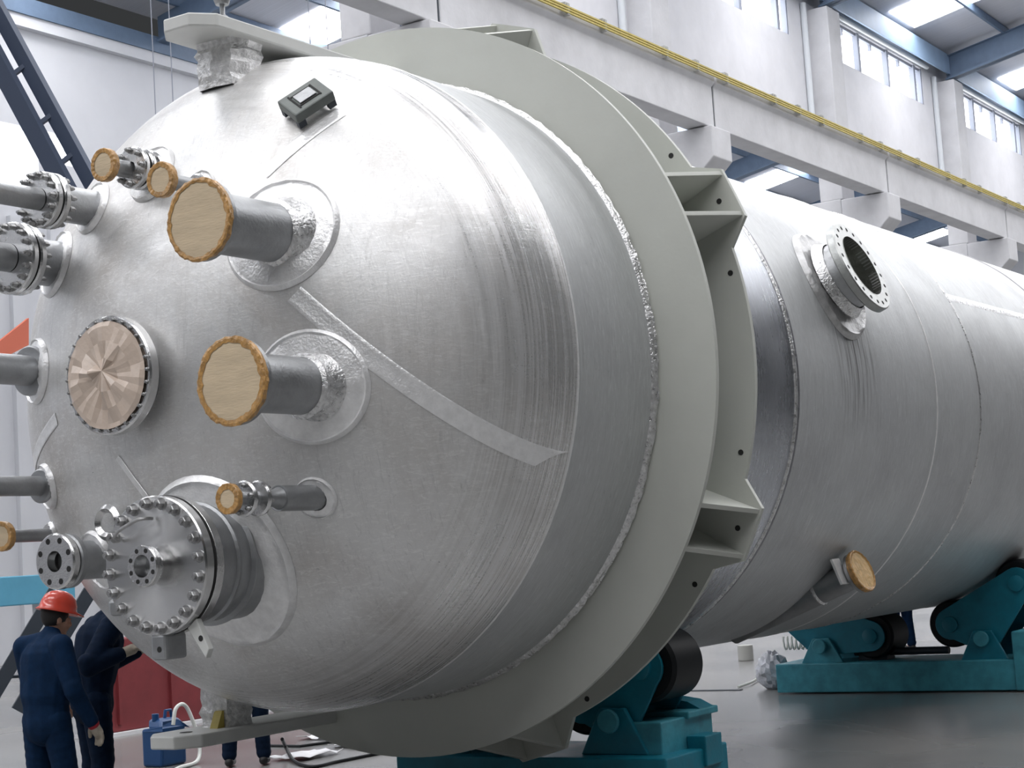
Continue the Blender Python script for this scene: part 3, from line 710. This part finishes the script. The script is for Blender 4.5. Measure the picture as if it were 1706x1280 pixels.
# tangential nozzle low on the shell
th = R_(-61); tb = Vector((4.66, -math.cos(th)*2.56, H+math.sin(th)*2.56)); td = Vector((0, math.sin(th), math.cos(th))); tt = td
pB = tb+tt*.92; pA = side(-76, 4.78, 2.40); tt = (pB-pA).normalized(); LN = (pB-pA).length
c = MB(); c.lathe(pA, tt, [(0, 1e-4), (0, .135), (LN, .135)], 32); nz = obj('nozzle', c, M['pipe'], ves); nz['label'] = 'tangential pipe nozzle low on the shell, amber cap'
c = MB(); c.lathe(pA+tt*LN*.68, tt, [(0, .135), (.02, .15), (.04, .135)], 32); obj('weld_ring', c, M['weld'], nz)
flange(nz, pB-tt*.06, tt, .2, .05, .13, m=M['pipe']); cover(nz, pB, tt, .205, .04, .9, seed=31, n=48, face=mat('amber_board', (.70, .47, .22), .4, 0, 20, .25, .8, 25))
pl = MB(); pl.obox(pB-tt*.12+Vector((-.22, 0, .06)), (.09, 0, 0), tt*.012, tt.cross(Vector((1, 0, 0)))*.13); obj('stop_plate', pl, M['strip'], nz, smooth=False)

# magnetic clamp box sitting on the head
yb, zb = -.98, H+1.77; xb = headx(yb, zb); N_ = head_n(yb, zb)
t1 = N_.cross(Vector((0, .72, .70))).normalized(); t2 = N_.cross(t1).normalized()
t = thing('clamp_box', 'grey metal clamp block with slots, sitting on top of the domed head', 'clamp', (xb, yb, zb))
p0 = Vector((xb, yb, zb))
e1 = (t1*.35+t2*.94).normalized() if False else t2
e2 = t1
c = MB(); c.obox(p0+N_*.10, e1*.12, e2*.165, N_*.04); bx_ = obj('body', c, M['box'], t, smooth=False, bevel=.012)
for sx in (-1, 1):
    for sy in (-1, 1):
        c = MB(); c.obox(p0+e1*.095*sx+e2*.13*sy+N_*.038, e1*.02, e2*.03, N_*.028)
        obj('foot', c, M['black'], t, smooth=False)
c = MB(); c.obox(p0+N_*.146, e1*.05, e2*.07, N_*.008); obj('slide', c, M['pipe'], t, smooth=False, bevel=.004)
c = MB()
for k in (-1, 1): c.obox(p0+N_*.142+e1*.062*k, e2*.085, e1*.006, N_*.003)
c.obox(p0+N_*.142+e2*.09, e2*.006, e1*.085, N_*.003); c.obox(p0+N_*.142-e2*.09, e2*.006, e1*.075, N_*.003)
obj('slots', c, M['dark'], t, smooth=False)

# ------------------------------------------------------------------ roller cradles
def wheel(parent, x0, x1, y, z, r=.30):
    c = MB(); c.lathe((x0, y, z), AX, [(0, r*.62), (0, r-.03), (.03, r), (x1-x0-.03, r), (x1-x0, r-.03), (x1-x0, r*.62)], 48); t_ = obj('roller', c, M['rubber'], parent, origin=((x0+x1)/2, y, z))
    c = MB(); c.lathe((x0, y, z), AX, [(.03, 1e-4), (.03, r*.3), (-.03, r*.32), (-.03, r*.5), (.01, r*.62), (x1-x0-.01, r*.62), (x1-x0-.01, 1e-4)], 40); obj('hub', c, M['teal'], t_, origin=(x0, y, z))
def bogie(parent, x0, x1, py, pz, w0, w1, flip, light):
    """swing arm plates with two rubber rollers over a pivot stand"""
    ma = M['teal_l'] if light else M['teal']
    for xx in (x0-.05, x1+.02):
        pts = []; 
        def arc(c0, r, a0, a1, n=10): return [(xx, c0[0]+math.cos(R_(a0+(a1-a0)*i/n))*r, c0[1]+math.sin(R_(a0+(a1-a0)*i/n))*r) for i in range(n+1)]
        L, Rr = (w0, w1) if w0[0] < w1[0] else (w1, w0)
        tilt = math.degrees(math.atan2(Rr[1]-L[1], Rr[0]-L[0]))
        pts = arc(L, .2, 90+tilt, 250+tilt) + [(xx, py-.16, pz-.12), (xx, py+.16, pz-.12)] + arc(Rr, .2, -70+tilt, 90+tilt)
        c = MB(); c.prism(pts, (.035, 0, 0)); arm = obj('swing_arm', c, M['teal'], parent, smooth=False, bevel=.006)
        for wq in (L, Rr):
            c = MB(); c.lathe((xx, wq[0], wq[1]), FW, [(0, .1), (.03, .1), (.035, .09), (.035, 1e-4)], 24); obj('axle_cap', c, M['teal'], arm)
    for wq in (w0, w1): wheel(parent, x0, x1, wq[0], wq[1])
    c = MB(); hw = .32
    for xx in (x1+.08, x0-.13):
        c = MB(); c.prism([(xx, py-hw, BT), (xx, py+hw, BT), (xx, py+.12, pz+.1), (xx, py-.12, pz+.1)], (.05, 0, 0))
        st = obj('pivot_stand', c, ma, parent, smooth=False, bevel=.01)
    c = MB(); c.cyl((x0-.2, py, pz), (x1+.15, py, pz), .06, n=20); c.lathe((x0-.2, py, pz), FW, [(-.02, .1), (0, .1), (.01, .09), (.01, 1e-4)], 20); obj('pivot_pin', c, M['teal_l'], st)
def contact(y, r=.305): return (y, H-math.sqrt((RS+r)**2-y*y))
BT = .40
def cradle(x0, x1, ya, yb_, label, near):
    t = thing('roller_cradle', label, 'roller cradle', ((x0+x1)/2, (ya+yb_)/2, 0), 'teal roller cradles')
    c = MB(); c.box(x0-.2, x1+.2, ya, yb_, .02, BT); fr_ = obj('base_beam', c, M['teal'], t, smooth=False, bevel=.015)
    return t
# near cradle
t1_ = cradle(1.25, 1.95, -1.75, .95, 'teal roller cradle under the vessel just behind the grey ring', True)
bogie(t1_, 1.38, 1.9, -1.16, .68, contact(-1.42), contact(-.83), False, False)
bogie(t1_, 1.38, 1.9, .62, .62, contact(.3), contact(.95), True, False)
c = MB(); c.box(1.28, 2.2, -1.60, -.95, .38, .66); c.box(1.7, 2.25, -1.64, -1.2, .64, .70); obj('pedestal', c, M['teal_l'], t1_, smooth=False, bevel=.012)
c = MB(); c.box(1.7, 2.0, -1.78, -1.6, .25, .5); obj('bracket', c, M['teal'], t1_, smooth=False, bevel=.01)
c = MB(); c.prism([(1.95, -1.62, .70), (1.95, -1.2, .70), (1.95, -1.25, .80), (1.95, -1.5, .76)], (.25, 0, 0)); obj('wedge_cover', c, M['teal'], t1_, smooth=False)
# far cradle
t2_ = cradle(10.5, 11.2, -1.75, 1.55, 'teal roller cradle farther back at the right edge', False)
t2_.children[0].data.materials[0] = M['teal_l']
BT = .36
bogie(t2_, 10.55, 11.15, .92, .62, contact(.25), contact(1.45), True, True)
bogie(t2_, 10.55, 11.15, -1.28, .66, contact(-.85), contact(-1.75), False, False)
c = MB(); c.box(10.25, 11.4, -2.6, -1.7, .02, .75); obj('drive_box', c, M['teal_l'], t2_, smooth=False, bevel=.02)
c = MB(); c.cyl((10.8, -.7, .5), (10.8, .6, .5), .05, n=12); obj('drive_shaft', c, M['black'], t2_)
c = MB(); c.cyl((10.8, .1, .42), (10.8, .5, .42), .14, n=20); obj('drive_motor', c, M['black'], t2_)

# ------------------------------------------------------------------ people
def person(name, label, loc, rz, pose, cloth='navy', helmet=True, glove=None, k=1.0):
    """pose: joint positions in local metres (x right, y forward, z up) for a 1.72 m figure; one voxel-joined body"""
    t = thing(name, label, 'person', loc); t.rotation_euler = (0, 0, rz)
    J = {'hip': (0, 0, .93), 'waist': (0, .0, 1.08), 'chest': (0, .01, 1.30), 'neckb': (0, -.01, 1.44), 'neck': (0, .01, 1.50), 'head': (0, .03, 1.61),
         'shl': (-.19, -.01, 1.40), 'shr': (.19, -.01, 1.40), 'ell': (-.25, -.03, 1.12), 'elr': (.25, -.03, 1.12), 'wrl': (-.25, .06, .88), 'wrr': (.25, .06, .88),
         'hpl': (-.09, 0, .90), 'hpr': (.09, 0, .90), 'knl': (-.11, .03, .50), 'knr': (.11, .03, .50), 'anl': (-.12, -.02, .09), 'anr': (.12, -.02, .09), 'face': (0, 1, 0)}
    J.update(pose); J = {a: Vector(b) for a, b in J.items()}
    U = 1/K*k      # local metres -> author units
    def cap(c, p, q, r0, r1, sx=1):
        p, q = Vector(p), Vector(q); n_ = 7
        for i in range(n_+1):
            s = i/n_; c.ball(p.lerp(q, s)*U, (r0+(r1-r0)*s)*U, 12, 8, (sx, 1, 1))
    def mk(nm, c, m, vox, par=t, lab=None):
        me = bpy.data.meshes.new(nm); me.from_pydata([v*K for v in c.v], [], c.f); me.materials.append(M[m])
        me.polygons.foreach_set('use_smooth', [True]*len(me.polygons))
        o = bpy.data.objects.new(nm, me); COL.objects.link(o); o.parent = par; WL[o] = WL[t]
        if vox:
            r = o.modifiers.new('remesh', 'REMESH'); r.mode = 'VOXEL'; r.voxel_size = vox; r.use_smooth_shade = True
            q = o.modifiers.new('smooth', 'SMOOTH'); q.factor = .6; q.iterations = 3
        if lab: o['label'] = lab
        return o
    fd = J['face'].normalized(); sd = fd.cross(Vector((0, 0, 1))).normalized(); ud = sd.cross(fd)
    hd = J['head']
    def hp_(a, b, c_): return hd+sd*a+fd*b+ud*c_
    b = MB()
    cap(b, J['hip'], J['waist'], .115, .11, 1.25); cap(b, J['waist'], J['chest'], .115, .13, 1.3); cap(b, J['chest'], J['neckb'], .12, .07, 1.2)
    cap(b, J['neckb'], hd, .055, .05)
    b.ball(hp_(0, -.01, .02)*U, .092*U, 18, 12, (.86, 1.05, 1.12)); cap(b, hp_(0, .035, -.04), hp_(0, .05, -.085), .055, .038)   # skull, jaw
    b.ball(hp_(0, .103, -.02)*U, .016*U, 8, 6); cap(b, hp_(0, .088, .015), hp_(0, .106, -.022), .009, .013)          # nose
    for s in (-1, 1):
        b.ball(hp_(s*.034, .083, .012)*U, .012*U, 8, 6); b.ball(hp_(s*.082, -.005, -.01)*U, .022*U, 8, 6, (.5, .8, 1.3)); b.ball(hp_(s*.03, .078, -.03)*U, .022*U, 8, 6)
    b.ball(hp_(0, .088, -.055)*U, .014*U, 8, 6, (1.6, .7, .6))
    for s, q in (('l', -1), ('r', 1)):
        cap(b, J['sh'+s], J['el'+s], .05, .04); cap(b, J['el'+s], J['wr'+s], .04, .027)
        cap(b, J['hp'+s], J['kn'+s], .085, .058); cap(b, J['kn'+s], J['an'+s], .058, .036)
        cap(b, J['an'+s], J['an'+s]+Vector((0, .12, -.05)), .04, .03)
    HD = {}
    for s, q in (('l', -1), ('r', 1)):
        w_ = J['wr'+s]; d = (w_-J['el'+s]).normalized(); _, u_, v_ = basis(d)
        if s in (glove or {}): pass
        # palm + five fingers
        pal = [w_, w_+d*.08]; tgt = b
        cap(b, w_, w_+d*.085, .022, .03)
        for i, (off, ln) in enumerate(((-.030, .068), (-.010, .078), (.011, .073), (.031, .058))):
            a0_ = w_+d*.09+u_*off; a1_ = a0_+d*ln*.5+v_*.008; a2_ = a1_+d*ln*.4+v_*.028
            cap(b, a0_, a1_, .0105, .0095); cap(b, a1_, a2_, .0095, .008)
        th0 = w_+d*.03-u_*.03; th1 = th0+d*.035-u_*.028+v_*.012; th2 = th1+d*.032-u_*.006+v_*.015
        cap(b, th0, th1, .014, .012); cap(b, th1, th2, .012, .010); HD[s] = (w_, d, u_, v_)
    body = mk('body', b, 'skin', .0075)
    for s in (glove or ''):
        g = MB(); w_, d, u_, v_ = HD[s]
        cap(g, w_-d*.02, w_+d*.085, .036, .038)
        for i, (off, ln) in enumerate(((-.034, .07), (-.011, .08), (.012, .075), (.035, .06))):
            a0_ = w_+d*.09+u_*off; a1_ = a0_+d*ln*.5+v_*.008; a2_ = a1_+d*ln*.45+v_*.028
            cap(g, a0_, a1_, .0145, .0135); cap(g, a1_, a2_, .0135, .012)
        th0 = w_+d*.03-u_*.032; th1 = th0+d*.035-u_*.03+v_*.012; th2 = th1+d*.034-u_*.006+v_*.015
        cap(g, th0, th1, .018, .016); cap(g, th1, th2, .016, .014); mk('glove', g, 'glove', .007, lab='pale work glove')
        if helmet: g = MB(); cap(g, w_-d*.02, w_+d*.012, .046, .044); mk('glove_cuff', g, 'redcuff', .008)
    j = MB()
    cap(j, J['hip']+Vector((0, 0, -.02)), J['waist'], .145, .14, 1.28); cap(j, J['waist'], J['chest'], .155, .168, 1.34); cap(j, J['chest'], J['neckb'], .162, .085, 1.3)
    cap(j, J['neckb'], J['neck'], .078, .066); cap(j, J['hip']+Vector((0, 0, -.06)), J['hip']+Vector((0, 0, -.02)), .15, .148, 1.28)
    for s in 'lr':
        cap(j, J['neckb'], J['sh'+s], .075, .078); cap(j, J['sh'+s], J['el'+s], .084, .07)
        w_ = J['el'+s].lerp(J['wr'+s], .93); cap(j, J['el'+s], w_, .068, .054)
        # elbow folds
        j.ball((J['el'+s]+Vector((0, -.01, .03)))*U, .066*U)
    mk('jacket', j, cloth, .011)
    p = MB()
    cap(p, J['hip']+Vector((0, 0, .03)), J['hip']+Vector((0, 0, -.05)), .135, .13, 1.2)
    for s in 'lr':
        cap(p, J['hp'+s], J['kn'+s], .112, .085); cap(p, J['kn'+s], J['an'+s]+Vector((0, 0, .03)), .083, .072)
    mk('trousers', p, cloth, .011)
    for s in 'lr':
        f_ = MB(); cap(f_, J['an'+s]+Vector((0, -.03, -.04)), J['an'+s]+Vector((0, .15, -.05)), .045, .038); mk('shoe', f_, 'shoe', .01)
    hr = MB(); hr.ball(hp_(0, -.022, .032)*U, .1*U, 18, 12, (.9, 1.0, 1.08)); 
    mk('hair', hr, 'hair', 0)
    if helmet:
        g = MB(); o_ = hp_(0, -.005, .05); n_ = 36; vs = []
        prof = [(q_*1.12, r_*.98) for q_, r_ in ((0, .148), (.018, .125), (.05, .121), (.09, .105), (.118, .075), (.132, .035), (.135, .001))]
        for zz, r_ in prof:
            for i in range(n_):
                a = 2*PI*i/n_; fx = r_*math.cos(a)*.92; fy = r_*math.sin(a)*1.08+(.035*max(0, math.sin(a)) if zz == 0 else 0)
                vs.append((o_+sd*fx+fd*fy+ud*zz)*U)
        g.add(vs, [(q*n_+i, q*n_+(i+1) % n_, (q+1)*n_+(i+1) % n_, (q+1)*n_+i) for q in range(len(prof)-1) for i in range(n_)])
        he = mk('helmet', g, 'helmet', 0, lab='red hard hat')
        so = he.modifiers.new('s', 'SOLIDIFY'); so.thickness = .005
        g = MB(); g.tube([(o_+sd*(.02*0)+fd*(-.12+.02*i)+ud*(.06+.075*math.sin(PI*i/12)))*U for i in range(13)], .012*U, 8); mk('helmet_ridge', g, 'helmet', 0, he)
    return t
def at_px(x, y, depth):
    v = Vector(((x-853)/FPX, -(y-640)/FPX, 1)); return Vector((CX, CY, CZ))+(rr*v.x+uu*v.y+fw*v.z)*depth
yaw0 = YAW-PI/2          # local +y then points away from the camera
q = at_px(74, 1100, 13.7)
person('person', 'worker in red hard hat and navy overalls, seen from behind, gloved hand hanging', (q.x, q.y, 0), yaw0-R_(35),
       {'chest': (0, .03, 1.30), 'neckb': (0, .05, 1.44), 'neck': (0, .07, 1.49), 'head': (.01, .11, 1.58), 'face': (.35, .9, -.25),
        'elr': (.29, .0, 1.10), 'wrr': (.30, .14, .87), 'ell': (-.25, .08, 1.13), 'wrl': (-.2, .26, 1.0), 'knl': (-.12, .02, .5), 'knr': (.12, .06, .5), 'anr': (.14, .04, .09)},
       'navy', True, 'r', k=.985)
q = at_px(150, 1100, 14.7)
person('person', 'worker in dark navy overalls bending toward the vessel, pale glove on its edge', (q.x, q.y, 0), yaw0-R_(60),
       {'waist': (0, .02, 1.07), 'chest': (0, .07, 1.29), 'neckb': (0, .12, 1.43), 'neck': (0, .15, 1.47), 'head': (0, .22, 1.55), 'face': (0, .9, -.3),
        'shl': (-.19, .1, 1.39), 'shr': (.19, .1, 1.39), 'elr': (.31, -.10, 1.14), 'wrr': (.30, .13, 1.21), 'ell': (-.26, .2, 1.12), 'wrl': (-.2, .40, 1.2)},
       'navy_d', False, 'lr', k=1.05)
q = at_px(1507, 1085, 30.0)
person('person', 'worker standing behind the far roller cradle, only navy trouser legs showing', (q.x, q.y, 0), yaw0+R_(20), {}, 'navy', False, None)
q = at_px(412, 1279, 18.8)
person('person', 'worker standing behind the vessel, only dark legs showing under the white bracket', (q.x, q.y, 0), yaw0, {'anl': (-.16, 0, .09), 'anr': (.16, 0, .09), 'knl': (-.14, .02, .5), 'knr': (.14, .02, .5)}, 'navy_d', False, None)

# ------------------------------------------------------------------ objects round the vessel
# ladder leaning at the left
def P3(x, y, d): return at_px(x, y, d)
c0 = thing('steel_ladder', 'dark steel ladder leaning down behind the upper left nozzles', 'ladder', tuple(P3(150, 300, 16)*1.0))
railA = [P3(-40, -50, 16.2), P3(160, 318, 16)]; railB = [P3(-75, -30, 16.2), P3(118, 330, 16)]
for a, b_, w_ in ((railA[0], railA[1], .15), (railB[0], railB[1], .19)):
    c = MB(); c.bar(a, b_, w_, .07); obj('side_rail', c, M['stair'], c0, smooth=False)
for y_ in (15, 108, 190, 255):
    tA = (y_+50)/368; tB = (y_+25+30)/360
    c = MB(); c.bar(railA[0].lerp(railA[1], tA), railB[0].lerp(railB[1], tB), .045, .04); obj('rung', c, M['stair'], c0, smooth=False)
# stair at lower left
c0 = thing('steel_stair', 'dark steel stair stringers leaning behind the worker in the red hard hat', 'stair', tuple(Vector((P3(30, 1160, 19).x, P3(30, 1160, 19).y, 0))))
for a, b_ in (((92, 985), (-30, 1190)), ((150, 985), (30, 1185))):
    c = MB(); c.bar(P3(*a, 19), P3(*b_, 18.6), .10, .15); obj('stringer', c, M['black'], c0, smooth=False)
for s in (.1, .4, .7):
    pa = P3(92-122*s, 985+205*s, 19); pb = P3(150-120*s, 985+200*s, 19); c = MB(); c.bar(pa, pb, .16, .03); obj('tread', c, M['black'], c0, smooth=False)
# hoist hook block above the top bracket
p = P3(370, 8, 13.0)
c0 = thing('hoist_hook', 'grey hoist block hanging by a cable above the top bracket', 'hoist', tuple(p))
c = MB(); c.lathe(p, (0, 0, 1), [(0, .02), (.0, .05), (.10, .085), (.55, .085), (.6, .05), (.6, 1e-4)], 24); obj('hook_block', c, M['pipe'], c0)
c = MB(); c.tube([p+Vector((0, 0, .6)), p+Vector((0, 0, 6))], .02, 8); obj('cable', c, M['black'], c0)
c = MB(); c.tube([p, p+Vector((0, 0, -.08)), p+Vector((.04, -.04, -.13)), p+Vector((.0, -.06, -.18)), p+Vector((-.04, -.04, -.15))], .02, 8); obj('hook', c, M['pipe'], c0)
for x_, y0_, y1_, nm in ((262, 250, -60, 'left'), (292, 250, -60, 'right'), (519, 110, -60, 'left'), (548, 110, -60, 'right')):
    a, b_ = P3(x_, y0_, 19), P3(x_, y1_, 19); b_.x, b_.y = a.x, a.y; b_.z += 1
    c = MB(); c.tube([a, b_], .006, 6); o = obj('hanging_wire', c, M['frame'])
    tag(o, 'thin %s wire hanging %s' % (nm, 'beside the tip of the top bracket' if x_ < 400 else 'where the top bracket meets the ring'), 'wire', 'thin hanging wires')

# maroon machine housing
p = P3(188, 1231, 23.1); z0 = 0
t = thing('machine_housing', 'dark red steel housing standing on the floor behind the bending worker', 'machine', (6.7, 9.4, 0))
c = MB(); c.box(5.3, 9.6, 9.1, 9.5, .05, 1.3); obj('casing', c, M['redbox'], t, smooth=False, bevel=.02)
for xx in (5.6, 6.6, 7.8, 9.0):
    c = MB(); c.box(xx-.03, xx+.03, 9.06, 9.1, .15, 1.2); obj('rib', c, M['redbox'], t, smooth=False)
c = MB(); c.box(5.25, 9.7, 9.0, 9.6, 0, .05); obj('plinth', c, M['concrete'], t, smooth=False)

# blue jerrycan
p = P3(276, 1262, 19.5); bx, by = 3.0, 5.7
t = thing('jerrycan', 'blue plastic jerrycan on the floor behind the tip of the lower bracket', 'container', (bx, by, 0))
c = MB(); c.box(bx-.2, bx+.2, by-.15, by+.15, 0, .42); c.prism([(bx-.2, by-.15, .42), (bx+.2, by-.15, .42), (bx+.14, by-.1, .52), (bx-.14, by-.1, .52)], (0, .2, 0)); obj('body', c, M['can'], t, smooth=False, bevel=.03)
c = MB(); c.cyl((bx-.12, by, .5), (bx-.12, by, .58), .04, n=14); obj('cap', c, M['can'], t)
c = MB(); c.tube([(bx+.02, by, .5), (bx+.04, by, .6), (bx+.12, by, .6), (bx+.14, by, .5)], .02, 8); obj('handle', c, M['can'], t)
c = MB(); hp2 = [P3(298, 1262, 19.0), P3(300, 1235, 19.1), P3(296, 1205, 19.2), P3(284, 1196, 19.2), P3(272, 1203, 19.1), P3(268, 1225, 19.0)]
c.tube(spl([(bx-.05, by-.2, .45), (bx+.0, by-.2, .62), (bx+.12, by-.2, .66), (bx+.2, by-.22, .55), (bx+.24, by-.3, .25), (bx+.1, by-.4, .04), (bx-.4, by-.6, .03), (bx-1.0, by-1.0, .03)]), .022, 8)
o = obj('white_hose', c, M['hose']); tag(o, 'white hose curling over the blue jerrycan onto the floor', 'hose')
# black cable on the floor
def gp(x, y, z=0.0):
    v = rr*((x-853)/FPX)+uu*(-(y-640)/FPX)+fw; return Vector((CX, CY, CZ))+v*((z-CZ)/v.z)
c = MB(); pts = [gp(470, 1232, .25), gp(476, 1245, .12), gp(490, 1268, .03), gp(520, 1278, .015), gp(560, 1270, .015), gp(600, 1262, .015), gp(660, 1250, .015)]
c.tube(spl(pts), .02, 8); o = obj('floor_cable', c, M['rubber']); tag(o, 'black cable looping down behind the lower bracket', 'cable')
c = MB(); pts = [gp(440, 1243, .012), gp(500, 1244, .012), gp(560, 1236, .012), gp(640, 1228, .012)]
c.tube(pts, .02, 8); o = obj('floor_cable', c, M['rubber']); tag(o, 'black cable lying nearly straight across the pale sheets', 'cable')
for k, (x_, y_, w_, d_) in enumerate(((510, 1262, .7, .5), (610, 1240, .8, .5), (550, 1228, .7, .5))):
    p = gp(x_, y_); c = MB(); n = 6; rnd = random.Random(k); vs = []
    for i in range(n+1):
        for j in range(n+1): vs.append((p.x+(i/n-.5)*w_, p.y+(j/n-.5)*d_, .01+rnd.random()*.05))
    c.add(vs, [(i*(n+1)+j, i*(n+1)+j+1, (i+1)*(n+1)+j+1, (i+1)*(n+1)+j) for i in range(n) for j in range(n)])
    o = obj('plastic_sheet', c, M['paper'], ang=5); so = o.modifiers.new('s', 'SOLIDIFY'); so.thickness = .004
    tag(o, ['rumpled white plastic sheet on the floor in front of the black cable loop', 'rumpled white sheet on the floor nearest the ring bottom', 'small rumpled white sheet farthest back under the ring'][k], 'sheet', 'rumpled floor sheets')
# clear bag with coiled hose, bollard
p = Vector((11.1, 1.97, 0)); c = MB(); c.ball((0, 0, .24), .24, 20, 14, (1, .95, 1.1)); rnd = random.Random(4)
c.v = [Vector((v.x*(1+rnd.uniform(-.12, .12)), v.y*(1+rnd.uniform(-.12, .12)), max(0.005, v.z*(1+rnd.uniform(-.08, .08))))) for v in c.v]
o = obj('plastic_bag', c, M['plastic'], at=p, ang=5); tag(o, 'crumpled clear plastic bag on the floor at the left end of the far cradle', 'bag')
c = MB(); q = Vector((11.5, 1.75, .62)); pts = []
for i in range(70):
    s = i/69; pts.append(q+Vector((math.cos(s*44)*.03, .22-s*.45+math.sin(s*44)*.0, math.sin(s*44)*.09-.02)))
c.tube(pts, .014, 6); o = obj('coiled_hose', c, M['hose']); tag(o, 'coiled white spring hose above the clear plastic bag', 'hose')
c = MB(); c.tube([gp(1230, 1145, .02), gp(1250, 1138, .04), gp(1272, 1126, .03), gp(1290, 1130, .06)], .018, 6); o = obj('cord', c, M['hose']); tag(o, 'short white cord trailing from the plastic bag across the floor', 'cord')
p = gp(1243, 1101); c = MB(); c.cyl((p.x, p.y, 0), (p.x, p.y, .27), .135, n=24); o = obj('steel_drum', c, M['stand'], bevel=.01); tag(o, 'short grey steel drum standing on the floor behind the vessel', 'drum')
# floor edge angle
c = MB(); c.box(10.9, 11.0, 2.4, 9.0, -.01, .012); o = obj('floor_joint', c, M['black'], smooth=False); o['kind'] = 'structure'; o.name = 'trim_1'
# sky blue girder and banner at the far left
a = gp(60, 967, 2.2)
c = MB(); c.box(4.6, 8.4, 12.9, 13.3, 1.80, 2.26); o = obj('blue_girder', c, M['bluebeam'], smooth=False, bevel=.02); tag(o, 'sky blue girder lying at head height behind the worker in the red hard hat', 'girder')
c = MB(); c.box(4.8, 5.1, 12.95, 13.25, 0, 1.8); c.box(7.8, 8.2, 12.95, 13.25, 0, 1.8); o2 = obj('support_leg', c, M['concrete'], o, smooth=False)
c = MB(); a, b_, d_, e_ = P3(-30, 592, 30), P3(48, 530, 30), P3(48, 575, 30), P3(-30, 615, 30); c.prism([a, b_, d_, e_], (0, .06, 0))
o = obj('orange_banner', c, M['orange'], smooth=False); tag(o, 'faded orange red banner behind the left edge of the domed head', 'banner')
